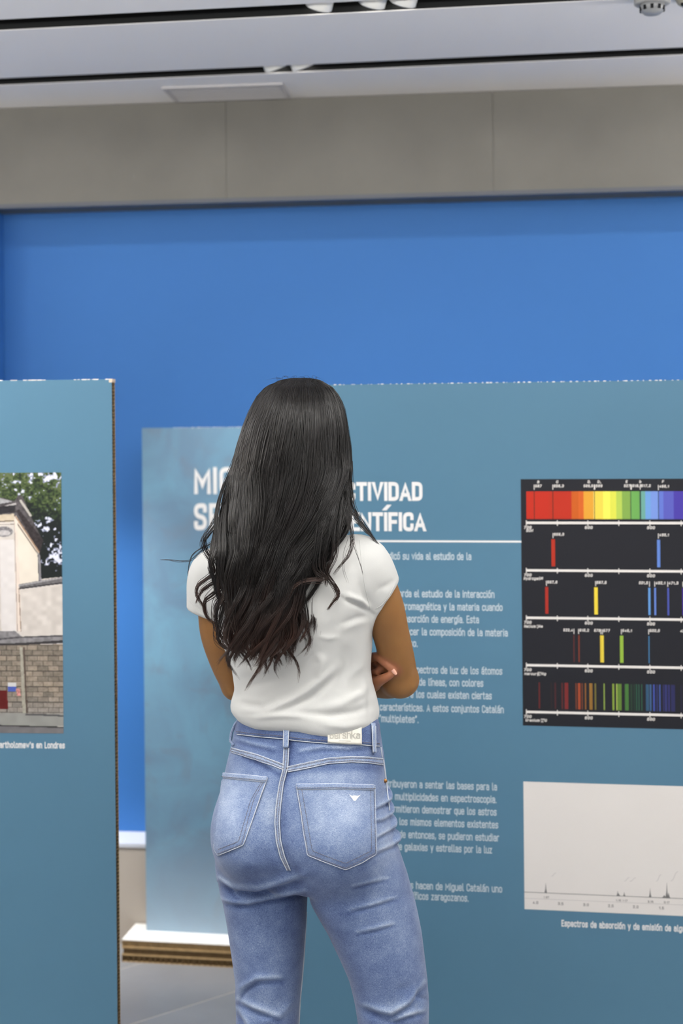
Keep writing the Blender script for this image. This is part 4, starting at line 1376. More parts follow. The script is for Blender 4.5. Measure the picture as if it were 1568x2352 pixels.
# ---------- t-shirt
T_ = Vol((P(400, 1300).x, 2.36, P(700, 1700).z), (P(960, 1300).x, 2.98, P(700, 1190).z), .0034)
sh = [(1228, 640, 770, 2.645, .04), (1238, 600, 815, 2.645, .054), (1250, 545, 838, 2.645, .064), (1270, 500, 852, 2.645, .076), (1300, 480, 862, 2.645, .088), (1340, 478, 862, 2.645, .097), (1380, 484, 860, 2.647, .102),
      (1407, 490, 856, 2.65, .104), (1451, 500, 852, 2.655, .104), (1481, 514, 852, 2.66, .102), (1507, 524, 849, 2.662, .099), (1533, 534, 848, 2.664, .096), (1562, 538, 851, 2.664, .095), (1585, 541, 858, 2.664, .096),
      (1605, 534, 863, 2.664, .1), (1625, 531, 867, 2.664, .103), (1643, 533, 868, 2.664, .103), (1658, 542, 865, 2.664, .100), (1668, 556, 858, 2.664, .092)]
T_.tube(sh, k=0, yaw=BY, p=2.35, cap=.010, smooth=4)
# sleeves
def cut(vol, fn, lo, hi):
    sl, X_, Y_, Z_ = vol.region(lo, hi); return sl, fn(X_, Y_, Z_)


def sleeve(vol, pts, rs, c, n, k):
    """a tube chain cut by a plane through c with outward normal n"""
    tmp = Vol(vol.lo, vol.lo + .01, vol.h); tmp.n = vol.n; tmp.ax = vol.ax; tmp.F = np.full(vol.n, .15, np.float32)
    tmp.chain(pts, rs, .02)
    X_, Y_, Z_ = tmp.ax[0][:, None, None], tmp.ax[1][None, :, None], tmp.ax[2][None, None, :]
    pl_ = (X_ - c[0]) * n[0] + (Y_ - c[1]) * n[1] + (Z_ - c[2]) * n[2]
    f = tmp.F; h = np.clip(.5 + .5 * (f - pl_) / .006, 0, 1)
    f = pl_ + (f - pl_) * h + .006 * h * (1 - h)
    vol.union((slice(None),) * 3, f.astype(np.float32), k)


R_sh, R_mid, R_el = P(832, 1292, 2.615), P(884, 1430, 2.645), P(919, 1556, 2.70)
sleeve(T_, [P(800, 1276, 2.63), P(838, 1293, 2.615), P(872, 1372, 2.63), P(885, 1440, 2.65)], [.038, .046, .0445, .0450],
       P(888, 1375, 2.63), (P(965, 1427, 2.63) - P(888, 1375, 2.63)).normalized(), .016)
sleeve(T_, [P(525, 1296, 2.71), P(487, 1318, 2.725), P(480, 1385, 2.735), P(484, 1450, 2.75)], [.038, .044, .043, .0445],
       P(468, 1414, 2.73), (P(455, 1452, 2.73) - P(468, 1414, 2.73)).normalized(), .016)
TV, TQ = T_.mesh(); TN = vnormals(TV, TQ)
tf = [
    ([(790, 1372), (825, 1385), (853, 1404)], 7, .005), ([(856, 1408), (838, 1370), (826, 1335)], 9, .004, 'v'), ([(851, 1420), (820, 1425), (780, 1440)], 9, .002),
    ([(855, 1445), (850, 1490), (840, 1520)], 6, .002, 'v'), ([(605, 1640), (680, 1605), (740, 1560), (775, 1530)], 10, .0050, 'r'), ([(560, 1635), (600, 1628), (650, 1612)], 9, .003, 'r'),
    ([(548, 1615), (575, 1622), (600, 1626), (640, 1612)], 9, .0045, 'v'), ([(640, 1640), (720, 1598), (770, 1550)], 8, .0035, 'v'),
    ([(740, 1625), (785, 1615), (830, 1592), (850, 1560)], 10, .0035, 'r'), ([(690, 1640), (760, 1640), (820, 1632), (862, 1618)], 8, .004, 'v'), ([(725, 1500), (740, 1520), (730, 1560)], 10, .0035, 'r'),
    ([(545, 1545), (600, 1535), (640, 1525)], 12, .003, 'r'), ([(560, 1580), (600, 1570), (660, 1555)], 10, .0025, 'v'), ([(540, 1515), (580, 1530), (620, 1525)], 8, .002, 'v'),
    ([(730, 1462), (755, 1466), (780, 1462)], 6, .0018, 'r'), ([(575, 1652), (640, 1648), (700, 1652)], 8, .003, 'r'), ([(740, 1660), (790, 1662), (850, 1655)], 8, .003, 'r'),
    ([(845, 1590), (850, 1625), (856, 1655)], 6, .0025, 'v'), ([(700, 1450), (705, 1400), (712, 1360)], 7, .0012, 'r'), ([(745, 1440), (760, 1420), (765, 1390)], 10, .0015, 'r'),
    ([(898, 1372), (880, 1392), (862, 1402)], 3, .0016, 'v'), ([(440, 1385), (470, 1410), (500, 1418)], 3, .0016, 'v'), ([(862, 1355), (890, 1345), (905, 1330)], 8, .0018, 'v'),
    ([(828, 1250), (832, 1310), (838, 1350)], 3, .0008, 'v'),
    ([(625, 1560), (690, 1530), (740, 1490)], 16, .0025, 'v'), ([(800, 1480), (790, 1540), (770, 1590)], 14, .003, 'v'), ([(795, 1560), (830, 1530), (846, 1500)], 9, .002, 'r'),
]
TV = folds(TV, TN, [(a, b, c * 1.35, *d) for a, b, c, *d in tf])
# wavy lower edge: lift of the hem follows the photo
tp_ = proj(TV)
hx_ = np.array([530, 548, 589, 653, 686, 717, 755, 801, 857, 870]); hy_ = np.array([1650, 1655, 1660, 1656.6, 1656.6, 1663, 1669, 1671, 1667, 1655.])
low = np.clip((tp_[:, 1] - 1600) / 60, 0, 1) ** 1.5
TV[:, 2] -= low * (np.interp(tp_[:, 0], hx_, hy_) - 1664) / 1233
M_shirt = mat('white_jersey', (198, 199, 197), .85, .15, (5, .015), (900, .12), sheen=.2)
tme = npmesh('t_shirt', TV, TQ)
tsh = obj('t_shirt', tme, M_shirt, person, True)
tbvh = BVHTree.FromPolygons([Vector(v) for v in TV], [tuple(q) for q in TQ])


def tseam(pts, r, lift):
    b = MB(); b.tube([onto(x, y, lift, tbvh) for x, y in curve_pts(pts, 4)], r, 5); return b


o = obj('sleeve_hem', tseam([(905, 1345), (893, 1368), (878, 1388), (862, 1399)], .0007, .0002).mesh('sleeve_hem', True), M_shirt, tsh)
o = obj('sleeve_hem', tseam([(436, 1378), (450, 1398), (476, 1413), (500, 1417)], .0007, .0002).mesh('sleeve_hem', True), M_shirt, tsh)
o = obj('shoulder_seam', tseam([(826, 1240), (829, 1290), (838, 1350), (850, 1400)], .0006, .0001).mesh('shoulder_seam', True), M_shirt, tsh)

# ---------- body: one surface
Bd = Vol((P(400, 1300).x, 2.44, .03), (P(1010, 1300).x, 2.99, 1.70), .0030)
# torso and legs (inside the clothes)
Bd.tube([(1215, 655, 735, 2.655, .045), (1260, 600, 800, 2.655, .05), (1320, 535, 820, 2.655, .07), (1420, 530, 825, 2.665, .075), (1550, 570, 820, 2.675, .07), (1700, 570, 845, 2.675, .07), (1900, 530, 870, 2.67, .08), (2000, 545, 880, 2.67, .06)], 0, BY, 2.1, .02)
for hip, kn, an in (((600, 1950), (615, 2300), (615, 2820)), ((825, 1950), (898, 2300), (902, 2820))):
    dd = 2.70 if hip[0] < 700 else 2.63
    Bd.cone(P(*hip, dd), P(*kn, dd), .060, .045, .03); Bd.cone(P(*kn, dd - .01), P(*an, dd - .03), .045, .036, .02)
# neck and head
neck0, neck1 = P(700, 1235, 2.66), P(692, 1120, 2.675)
Bd.cone(neck0, neck1, .052, .048, .03)
hc = P(688, 1004, 2.675)
fwd = Vector((math.sin(.33), math.cos(.33), 0)); rgt = Vector((fwd.y, -fwd.x, 0))


def hd(r, f, u): return hc + rgt * r + fwd * f + Vector((0, 0, u))


Bd.ell(hd(0, -.012, .012), (.072, .088, .086), .02, -.33)
Bd.ell(hd(0, .03, -.045), (.056, .058, .07), .03, -.33)
Bd.ell(hd(0, .052, -.088), (.026, .026, .022), .025, -.33)
Bd.cone(hd(0, .088, -.012), hd(0, .106, -.042), .007, .0105, .012)      # nose
for s in (-1, 1):
    Bd.ell(hd(.011 * s, .099, -.045), (.006, .007, .005), .006, -.33)
    Bd.cone(hd(.012 * s, .083, .014), hd(.046 * s, .069, .014), .008, .006, .012)   # brow
    Bd.ell(hd(.042 * s, .058, -.028), (.018, .018, .015), .02, -.33)     # cheek
    Bd.ell(hd(.076 * s, -.004, -.02), (.006, .016, .029), .004, -.33)    # ear
Bd.cone(hd(-.018, .084, -.066), hd(.018, .084, -.066), .0055, .0055, .005)      # lips
Bd.cone(hd(-.014, .083, -.076), hd(.014, .083, -.076), .006, .006, .005)
# right arm (right of picture): shoulder, elbow, forearm across the front
Bd.chain([P(812, 1296, 2.625), P(840, 1305, 2.62), P(878, 1385, 2.635), P(896, 1450, 2.655), P(913, 1520, 2.685), P(920, 1557, 2.705)],
         [.03, .040, .0375, .0345, .033, .0315], .015)
Bd.chain([P(918, 1562, 2.710), P(880, 1567, 2.755), P(800, 1556, 2.815), P(700, 1545, 2.835), P(640, 1552, 2.838)], [.031, .031, .0275, .021, .019], .015)
Bd.ell(P(917, 1566, 2.702), (.027, .022, .022), .02)
# left arm (left of picture)
Bd.chain([P(520, 1300, 2.715), P(492, 1320, 2.725), P(494, 1400, 2.735), P(500, 1460, 2.75), P(522, 1530, 2.775), P(543, 1572, 2.79)],
         [.03, .036, .0335, .0325, .030, .0285], .015)
Bd.chain([P(545, 1574, 2.80), P(600, 1572, 2.84), P(700, 1562, 2.872), P(780, 1560, 2.835), P(822, 1556, 2.775)], [.029, .029, .025, .020, .018], .015)
# left hand, coming out under the right arm: palm, thumb, four fingers
Bd.chain([P(820, 1556, 2.775), P(838, 1548, 2.745), P(848, 1538, 2.722)], [.019, .021, .016], .01)
Bd.chain([P(842, 1532, 2.735), P(846, 1518, 2.715)], [.018, .014], .01)
FK = .003
fing = [
    ([(846, 1514, 2.716), (864, 1508, 2.672), (885, 1524, 2.655), (899, 1537, 2.651), (906, 1545, 2.650)], [.0092, .0082, .0076, .0068, .0054]),     # index
    ([(842, 1520, 2.735), (862, 1522, 2.700), (874, 1532, 2.680), (868, 1542, 2.676), (858, 1543, 2.684)], [.0092, .0082, .0076, .0068, .0055]),  # middle, curled in
    ([(838, 1532, 2.745), (856, 1535, 2.712), (866, 1545, 2.692), (860, 1553, 2.689), (850, 1553, 2.697)], [.0088, .0078, .0072, .0064, .0052]),  # ring
    ([(836, 1542, 2.752), (850, 1548, 2.722), (858, 1556, 2.704), (852, 1562, 2.702)], [.0078, .007, .0062, .005]),                                    # little
    ([(838, 1574, 2.735), (858, 1570, 2.690), (878, 1560, 2.660), (892, 1553, 2.652), (899, 1549, 2.650)], [.0125, .0115, .0092, .0078, .0058]),                 # thumb
]
for pts, rs in fing: Bd.chain([P(*p) for p in pts], rs, FK)
Bd.chain([P(822, 1572, 2.765), P(842, 1580, 2.715), P(860, 1574, 2.69)], [.017, .0135, .010], .01)
# right hand over the left upper arm
Bd.chain([P(640, 1552, 2.838), P(610, 1550, 2.845), P(590, 1548, 2.845)], [.019, .022, .02], .01)
for i, (dy, L_) in enumerate(((-24, 1.0), (-8, 1.1), (8, 1.02), (24, .8))):
    Bd.chain([P(592, 1552 + dy, 2.85), P(570, 1553 + dy, 2.848), P(553 - 3 * L_, 1556 + dy * .9, 2.835), P(545 - 2 * L_, 1558 + dy * .9, 2.818)], [.0095, .0085, .0075, .0058], FK)
Bd.chain([P(622, 1572, 2.83), P(590, 1585, 2.80), P(560, 1586, 2.765), P(545, 1582, 2.745)], [.013, .011, .009, .0068], FK)
BV, BQ = Bd.mesh()
# feet end in the shoes
bme = npmesh('body', BV, BQ)
M_skin = bpy.data.materials.new('skin'); M_skin.use_nodes = True
nt = M_skin.node_tree; b_ = nt.nodes['Principled BSDF']
b_.inputs['Roughness'].default_value = .5; b_.inputs['Specular IOR Level'].default_value = .35
tc = nt.nodes.new('ShaderNodeTexCoord'); n_ = nt.nodes.new('ShaderNodeTexNoise'); n_.inputs['Scale'].default_value = 14; n_.inputs['Detail'].default_value = 5
nt.links.new(tc.outputs['Object'], n_.inputs['Vector'])
r_ = nt.nodes.new('ShaderNodeValToRGB'); r_.color_ramp.elements[0].position = .3; r_.color_ramp.elements[0].color = (*lin((141, 99, 57)), 1)
r_.color_ramp.elements[1].position = .7; r_.color_ramp.elements[1].color = (*lin((153, 109, 63)), 1)
nt.links.new(n_.outputs[0], r_.inputs[0])
# hands and fingers are rosier
at = nt.nodes.new('ShaderNodeAttribute'); at.attribute_name = 'rosy'
mx = nt.nodes.new('ShaderNodeMix'); mx.data_type = 'RGBA'; nt.links.new(at.outputs['Fac'], mx.inputs['Factor']); nt.links.new(r_.outputs[0], mx.inputs[6])
mx.inputs[7].default_value = (*lin((158, 100, 74)), 1); nt.links.new(mx.outputs[2], b_.inputs['Base Color'])
n3_ = nt.nodes.new('ShaderNodeTexNoise'); n3_.inputs['Scale'].default_value = 500; nt.links.new(tc.outputs['Object'], n3_.inputs['Vector'])
bb_ = nt.nodes.new('ShaderNodeBump'); bb_.inputs['Strength'].default_value = .12; bb_.inputs['Distance'].default_value = .0006
nt.links.new(n3_.outputs[0], bb_.inputs['Height']); nt.links.new(bb_.outputs[0], b_.inputs['Normal'])
b_.inputs['Subsurface Weight'].default_value = .08; b_.inputs['Subsurface Radius'].default_value = (.012, .005, .003); b_.inputs['Subsurface Scale'].default_value = 1
rosy = np.zeros(len(BV))
for pts in [f_[0] for f_ in fing]:
    for a, b2 in zip(pts[:-1], pts[1:]):
        for t in (0, .5, 1):
            c = np.array(P(*[a[i] * (1 - t) + b2[i] * t for i in range(3)])); rosy = np.maximum(rosy, np.exp(-(np.linalg.norm(BV - c, axis=1) / .016) ** 4) * .9)
c = np.array(P(545, 1580, 2.78)); rosy = np.maximum(rosy, np.exp(-(np.linalg.norm(BV - c, axis=1) / .05) ** 4) * (BV[:, 0] > P(538, 1580, 2.75).x))
a_ = bme.attributes.new('rosy', 'FLOAT', 'POINT'); a_.data.foreach_set('value', rosy.astype(np.float32))
body_o = obj('body', bme, M_skin, person, True)
M_nail = mat('nail', (226, 172, 150), .3, .5)
b = MB()
c = P(905, 1543.5, 2.6425)
v = []
for i in range(7):
    for j in range(9):
        a = (j / 8 - .5) * 1.9; t = i / 6
        w2 = .0052 * (1 - .55 * max(0, t - .6) / .4 * abs(math.sin(a)))
        dirx = Vector((.62, -.05, -.78)); side = Vector((.78, 0, .62))
        v.append(c + dirx * (t - .45) * .0115 + side * math.sin(a) * w2 * .85 + Vector((0, -1, 0)) * (math.cos(a) - 1) * .0038)
b.add(v, [(i * 9 + j, i * 9 + j + 1, (i + 1) * 9 + j + 1, (i + 1) * 9 + j) for i in range(6) for j in range(8)])
o = obj('fingernail', b.mesh('fingernail', True), M_nail, body_o)
# eyes and lips (turned away)
M_eye = mat('eye_white', (235, 232, 228), .2, .5); M_iris = mat('iris', (52, 32, 20), .2, .5); M_lip = mat('lips', (170, 90, 84), .45)
for s in (-1, 1):
    b = MB(); c = hd(.029 * s, .072, 0)
    b.lathe([(.0005, .011), (.006, .009), (.010, .004), (.011, 0), (.010, -.004), (.006, -.009), (.0005, -.011)], 16, tuple(c))
    e_ = obj('eye', b.mesh('eye', True), M_eye, body_o)
    b = MB(); c2 = c + fwd * .0095; b.tube([c2, c2 + fwd * .002], .005, 14); obj('iris', b.mesh('iris'), M_iris, body_o)

# shoes
for px_, dd in ((612, 2.69), (902, 2.62)):
    S_ = Vol((P(px_, 2800).x - .08, dd - .14, 0), (P(px_, 2800).x + .08, dd + .22, .14), .005)
    cx_ = P(px_, 2870).x
    S_.cone((cx_, dd - .03, .05), (cx_, dd + .02, .10), .04, .045, .02); S_.cone((cx_, dd - .055, .036), (cx_ + .006, dd + .13, .03), .033, .036, .02)
    S_.cone((cx_ + .006, dd + .08, .034), (cx_ + .006, dd + .15, .03), .037, .03, .02)
    X_, Y_, Z_ = S_.ax[0][:, None, None], S_.ax[1][None, :, None], S_.ax[2][None, None, :]
    S_.F = np.maximum(S_.F, .004 - Z_ + 0 * X_ + 0 * Y_).astype(np.float32)
    V_, Q_ = S_.mesh()
    o = obj('shoe', npmesh('shoe', V_, Q_), M_white, person, True)

# ---------- hair
hair_rows = np.array([
    # py, xl, xr, yc, ry
    (868, 676, 704, 2.665, .012), (871, 655, 727, 2.665, .03), (877, 632, 744, 2.665, .048), (890, 611, 762, 2.665, .066), (910, 593, 777, 2.665, .082), (940, 577, 789, 2.665, .097), (980, 562, 797, 2.665, .109),
    (1020, 551, 801, 2.662, .114), (1060, 541, 802, 2.656, .115), (1100, 530, 802, 2.648, .113), (1140, 518, 803, 2.638, .108), (1180, 504, 802, 2.625, .100), (1220, 491, 797, 2.612, .092), (1260, 483, 780, 2.600, .086),
    (1300, 484, 767, 2.592, .082), (1340, 488, 756, 2.588, .078), (1380, 494, 746, 2.586, .075), (1420, 499, 737, 2.586, .073), (1460, 503, 728, 2.588, .07), (1500, 511, 716, 2.592, .068), (1540, 520, 706, 2.596, .066)])


def hair_at(py, phi, depth=1.0):
    """world points; phi angle round the head (0 = back), depth 1 = outer surface"""
    r = [np.interp(py, hair_rows[:, 0], hair_rows[:, i]) for i in range(1, 5)]
    cxp, hxp = (r[0] + r[1]) / 2, (r[1] - r[0]) / 2
    yc, ry = r[2], r[3]
    y = yc - ry * np.cos(phi) * depth
    xp = cxp + hxp * np.sin(phi) * depth
    # pixel -> world at centre depth so that the outline stays where the head is
    k = yc / FPX
    ca, sa = math.cos(ROLL), math.sin(ROLL)
    u = (xp - CX); v = -(py - CY)
    X_ = (u * ca - v * sa) * k; Z_ = (u * sa + v * ca) * k + EYE.z
    return np.stack([X_, y, Z_], -1)


# core volume so that the mass is opaque
prof = np.concatenate([np.linspace(871, 900, 8), np.linspace(910, 1385, 40)])
phs = np.linspace(-math.pi, math.pi, 48, endpoint=False)
V = []
for py in prof:
    dp = .93 if py < 1240 else (.93 - (py - 1240) / 145 * .62)
    q = hair_at(np.full(48, py), np.where(np.abs(phs) > 2.0, np.sign(phs) * 2.0, phs) * 1.0, dp)
    V.append(q)
V = np.array(V)
# pull the front half back over the scalp so the face stays free
for i, py in enumerate(prof):
    yc = np.interp(py, hair_rows[:, 0], hair_rows[:, 3]); lim = yc + (.03 if 930 < py < 1150 else .07 if py <= 930 else .0)
    V[i, :, 1] = np.minimum(V[i, :, 1], lim)
nr = len(prof)
Q = [(i * 48 + j, i * 48 + (j + 1) % 48, (i + 1) * 48 + (j + 1) % 48, (i + 1) * 48 + j) for i in range(nr - 1) for j in range(48)]
Q = np.array(Q)[:, ::-1]
Vf = V.reshape(-1, 3)

NL, PER, MP = 180, 50, 33
strands = []; radii = []; tips = []; rnds = []


def add_strands(C, r0, tip_amt, rnd):
    strands.append(C); radii.append(r0); tips.append(tip_amt); rnds.append(rnd)


tpar = np.linspace(0, 1, MP)
for li in range(NL):
    u = -1 + 2 * (li + .5) / NL + rng.normal(0, .03)
    u = float(np.clip(u, -1, 1))
    layer = rng.random() ** 1.5          # 0 outer
    phi0 = u * (1.95 if layer < .5 else 1.5)
    # where it ends
    un = u
    endp = np.interp(un, [-1, -.8, -.6, -.3, 0, .25, .42, .55, .7, .85, 1], [1410, 1470, 1492, 1504, 1508, 1502, 1494, 1480, 1450, 1410, 1350])
    end = endp + rng.normal(0, 18) - layer * 25
    if rng.random() < .2: end -= rng.uniform(40, 160)
    side = rng.choice([-1, 1]); ph = rng.random() * 6.28
    wav = rng.uniform(.7, 1.5); freq = rng.uniform(1.2, 2.2)
    curl = rng.uniform(-1, 1)
    lockrnd = rng.random()
    n = PER
    sp_phi = .10 if True else 0
    dphi = rng.normal(0, sp_phi, n)
    ddep = rng.normal(0, .012, n)
    ends = end + rng.normal(0, 9, n)
    py = 869 + rng.random(n)[:, None] * 6 + (ends[:, None] - 869) * (tpar[None, :] ** 1.0)
    t = (py - 869) / (1500 - 869)
    squeeze = np.interp(py, [1080, 1260], [1, 0])       # below the nape everything stays behind the shoulders
    phi_low = np.arcsin(np.clip(u * .93, -1, 1)) * .93
    phi = phi0 * squeeze + phi_low * (1 - squeeze)
    tight = np.interp(t, [0, .2, .5, .8, 1], [1.0, .8, .55, .3, .2])
    phi = phi + dphi[:, None] * tight
    base = 1.0 - layer * np.interp(t, [0, .3, .6, 1], [.05, .10, .22, .35])
    dep = base + ddep[:, None] + rng.normal(0, .03) * np.interp(t, [.08, .35], [0, 1])
    Pt = hair_at(py, phi, dep)
    A = np.interp(t, [0, .3, .55, .75, 1], [0, .0022, .0045, .011, .021]) * wav
    th = t * 2 * math.pi * freq * 1.6 + ph
    Pt[..., 0] += A * np.sin(th) + np.interp(t, [.7, 1.0], [0, .022]) * curl * 1.2
    Pt[..., 1] += A * .55 * np.cos(th)
    # never reach into the scalp at the crown
    # per strand wobble
    wob = rng.normal(0, 1, (n, 1)); Pt[..., 0] += wob * .0007 * np.sin(t * 12 + rng.random((n, 1)) * 6) ; Pt[..., 1] += wob * .0008 * np.cos(t * 11 + rng.random((n, 1)) * 6)
    add_strands(Pt, rng.uniform(.0004, .00075, n), np.clip((t - .66 - lockrnd * .12) / .34, 0, 1) ** 1.3, np.full(n, lockrnd) * .6 + rng.random(n) * .4)


def stray(pts, n=14, spread=.004, r=.0005, tip=1.0, tight=.25):
    """a lock along (px,py,depth) points"""
    pts = np.array([tuple(P(*p)) for p in pts]); m = len(pts)
    # Catmull-Rom
    tt_ = np.linspace(0, m - 1.0001, MP); i = tt_.astype(int); f = (tt_ - i)[:, None]
    g = lambda k: pts[np.clip(k, 0, m - 1)]
    p0, p1, p2, p3 = g(i - 1), g(i), g(i + 1), g(i + 2)
    c = .5 * (2 * p1 + (p2 - p0) * f + (2 * p0 - 5 * p1 + 4 * p2 - p3) * f ** 2 + (3 * p1 - p0 - 3 * p2 + p3) * f ** 3)
    off = rng.normal(0, spread, (n, 1, 3)); k = np.interp(tpar, [0, .5, 1], [1, .6, tight])[None, :, None]
    C = c[None] + off * k + rng.normal(0, .0008, (n, 1, 3)) * np.sin(tpar * 9 + 2)[None, :, None]
    add_strands(C, np.full(n, r) * rng.uniform(.7, 1.2, n), np.tile(np.clip((tpar - .2) / .8, 0, 1) * tip, (n, 1)), rng.random(n))


# locks read off the photograph
D_ = 2.52
stray([(795, 1060, 2.64), (801, 1120, 2.63), (808, 1160, 2.62), (825, 1195, 2.61), (848, 1225, 2.60), (868, 1250, 2.60)], 26, .004, .0006, .2)
stray([(790, 1080, 2.62), (797, 1140, 2.60), (812, 1185, 2.59), (835, 1215, 2.58), (862, 1240, 2.575)], 12, .004, .0005, .2)
stray([(790, 1100, 2.60), (797, 1160, 2.57), (801, 1200, 2.555), (808, 1240, 2.545), (800, 1275, 2.535), (780, 1300, 2.53), (765, 1320, 2.53)], 16, .004, .0004, .5)
stray([(770, 1180, 2.54), (752, 1240, 2.525), (742, 1290, 2.52), (750, 1320, 2.52), (768, 1345, 2.52), (777, 1366, 2.52), (765, 1382, 2.522), (752, 1400, 2.525)], 30, .0042, .0006, .8)
stray([(735, 1200, 2.53), (725, 1280, 2.515), (728, 1310, 2.512), (745, 1330, 2.512), (700, 1335, 2.512), (672, 1350, 2.512), (655, 1385, 2.512)], 22, .005, .0006, 1)
stray([(780, 1150, 2.57), (770, 1230, 2.54), (766, 1275, 2.53), (752, 1310, 2.525), (748, 1345, 2.525)], 24, .006, .0006, .5)
stray([(700, 1300, 2.52), (690, 1360, 2.512), (676, 1420, 2.51), (676, 1455, 2.512), (662, 1480, 2.515)], 24, .006, .0006, 1)
stray([(702, 1380, 2.52), (708, 1420, 2.515), (702, 1450, 2.515), (688, 1475, 2.518)], 16, .004, .0005, 1)
stray([(800, 1180, 2.56), (803, 1230, 2.545), (792, 1270, 2.54), (790, 1310, 2.54), (797, 1340, 2.54)], 3, .003, .0003, .4)
stray([(805, 1200, 2.56), (815, 1250, 2.55), (830, 1300, 2.548), (834, 1320, 2.548)], 3, .003, .0003, .4)
# left side curls on the sleeve
LS = 2.60
stray([(500, 1200, 2.60), (482, 1225, LS), (470, 1240, LS), (472, 1262, LS), (488, 1290, LS), (492, 1315, LS), (476, 1330, LS), (456, 1345, LS), (452, 1365, LS), (462, 1385, LS), (470, 1400, LS)], 26, .004, .0006, .8)
stray([(520, 1240, 2.58), (505, 1290, 2.58), (500, 1330, 2.59), (480, 1345, LS), (462, 1360, LS), (450, 1385, LS)], 24, .004, .0006, .9)
stray([(515, 1290, 2.57), (508, 1340, 2.58), (492, 1362, 2.59), (472, 1378, 2.60), (470, 1398, 2.60), (478, 1420, 2.60), (492, 1432, 2.60)], 22, .004, .0006, .9)
stray([(525, 1300, 2.56), (516, 1360, 2.57), (500, 1385, 2.58), (495, 1420, 2.59), (505, 1455, 2.59), (520, 1475, 2.58)], 34, .006, .0006, .7)
stray([(520, 1380, 2.56), (505, 1430, 2.57), (500, 1465, 2.58), (515, 1485, 2.58), (540, 1495, 2.57)], 30, .006, .0006, .8)
stray([(515, 1120, 2.60), (500, 1170, 2.60), (480, 1220, 2.60), (466, 1260, 2.61)], 5, .003, .0003, .2)
stray([(530, 1110, 2.60), (505, 1180, 2.60), (488, 1225, 2.60)], 10, .004, .0004, .2)
stray([(505, 1240, 2.60), (470, 1262, 2.60), (440, 1287, 2.62), (415, 1290, 2.62), (390, 1287, 2.62), (368, 1286, 2.62)], 6, .0016, .0004, .5)
stray([(490, 1245, 2.62), (450, 1268, 2.64), (436, 1290, 2.66), (432, 1322, 2.67)], 5, .001, .0005, .2)
# hanging ends at the bottom
for x0, x1, x2, ye in ((540, 548, 560, 1500), (560, 566, 585, 1508), (590, 598, 582, 1518), (600, 592, 608, 1508), (625, 640, 622, 1512), (650, 642, 655, 1505), (660, 672, 664, 1496), (575, 570, 578, 1514), (612, 622, 600, 1512), (640, 628, 640, 1510), (530, 520, 536, 1494)):
    stray([(x0, 1330, 2.53), (x0 + rng.uniform(-8, 8), 1400, 2.522), (x1, 1450, 2.52), (x1 * .5 + x2 * .5 + rng.uniform(-10, 10), 1478, 2.522), (x2, ye, 2.526)], 26, .007, .0006, 1, .15)
# fly-away hairs at the outline
for _ in range(34):
    a = rng.uniform(-1, 1); p0 = rng.uniform(870, 1000)
    x_ = np.interp(p0, hair_rows[:, 0], hair_rows[:, 1 if a < 0 else 2])
    s = -1 if a < 0 else 1
    stray([(x_ - s * 16, p0 - 2, 2.66), (x_ + s * rng.uniform(0, 5), p0 + 10, 2.66), (x_ + s * rng.uniform(1, 7), p0 + 50, 2.66), (x_ + s * rng.uniform(-4, 4) , p0 + 110, 2.655)], 1, .001, .00022, 0)
for _ in range(26):
    x_ = rng.uniform(630, 745)
    stray([(x_, 882, 2.62), (x_ + rng.uniform(-12, 12), 866 + rng.uniform(-3, 4), 2.63), (x_ + rng.uniform(-30, 30), 868 + rng.uniform(0, 6), 2.65)], 1, .001, .0002, 0)

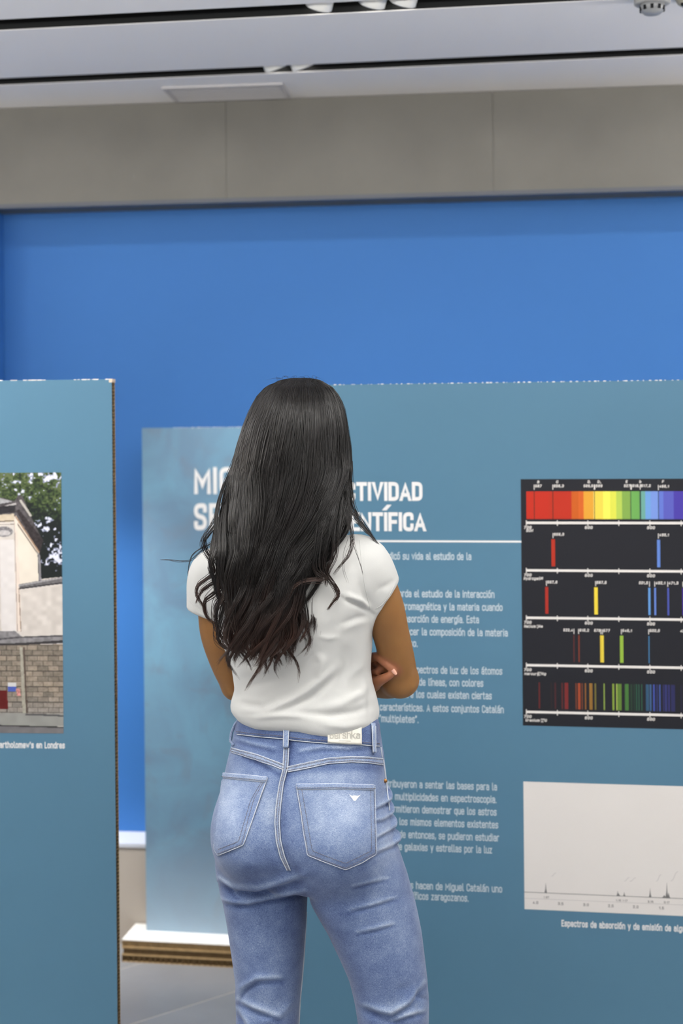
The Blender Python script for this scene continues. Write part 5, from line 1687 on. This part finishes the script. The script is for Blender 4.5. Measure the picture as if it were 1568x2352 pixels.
C = np.concatenate([c for c in strands]); r0 = np.concatenate(radii); tp = np.concatenate(tips); rn = np.concatenate(rnds)
tan = np.gradient(C, axis=1); tan /= np.linalg.norm(tan, axis=2, keepdims=True) + 1e-9
up = np.array([.1, -1, .05]); n1_ = np.cross(tan, up); n1_ /= np.linalg.norm(n1_, axis=2, keepdims=True) + 1e-9; n2_ = np.cross(tan, n1_)
rr = r0[:, None] * np.interp(tpar, [0, .05, .75, 1], [.7, 1, .9, .18])[None, :]
ns = len(C)
ring = [C + rr[..., None] * (n1_ * math.cos(a) + n2_ * math.sin(a)) for a in (0, 2.094, 4.189)]
HV = np.stack(ring, 2).reshape(-1, 3)
bi = (np.arange(ns)[:, None] * MP + np.arange(MP - 1)[None, :]).ravel() * 3
HQ = np.concatenate([np.stack([bi + k, bi + (k + 1) % 3, bi + 3 + (k + 1) % 3, bi + 3 + k], 1) for k in range(3)])
off = len(Vf)
# one mesh: opaque core plus strands
AV = np.concatenate([Vf, HV]); AQ = np.concatenate([Q, HQ + off])
hme = npmesh('hair', AV, AQ)
tipv = np.concatenate([np.zeros(off), np.repeat(tp.reshape(-1), 3)]); rndv = np.concatenate([np.full(off, -1.), np.repeat(np.repeat(rn, MP), 3)])
a_ = hme.attributes.new('tip', 'FLOAT', 'POINT'); a_.data.foreach_set('value', tipv.astype(np.float32))
a_ = hme.attributes.new('rnd', 'FLOAT', 'POINT'); a_.data.foreach_set('value', rndv.astype(np.float32))
M_hair = bpy.data.materials.new('hair'); M_hair.use_nodes = True; nt = M_hair.node_tree; b_ = nt.nodes['Principled BSDF']
b_.inputs['Roughness'].default_value = .3; b_.inputs['Specular IOR Level'].default_value = .5
ra = nt.nodes.new('ShaderNodeAttribute'); ra.attribute_name = 'rnd'; ta_ = nt.nodes.new('ShaderNodeAttribute'); ta_.attribute_name = 'tip'
cr = nt.nodes.new('ShaderNodeValToRGB'); cr.color_ramp.elements[0].color = (*lin((9, 8, 8)), 1); cr.color_ramp.elements[1].color = (*lin((24, 20, 19)), 1)
nt.links.new(ra.outputs['Fac'], cr.inputs[0])
mx = nt.nodes.new('ShaderNodeMix'); mx.data_type = 'RGBA'; nt.links.new(ta_.outputs['Fac'], mx.inputs['Factor']); nt.links.new(cr.outputs[0], mx.inputs[6])
mx.inputs[7].default_value = (*lin((72, 50, 42)), 1); nt.links.new(mx.outputs[2], b_.inputs['Base Color'])
obj('hair', hme, M_hair, person, True)
print('strands', ns, 'hair tris', len(HQ) * 2, 'jeans', len(JQ), 'shirt', len(TQ), 'body', len(BQ))
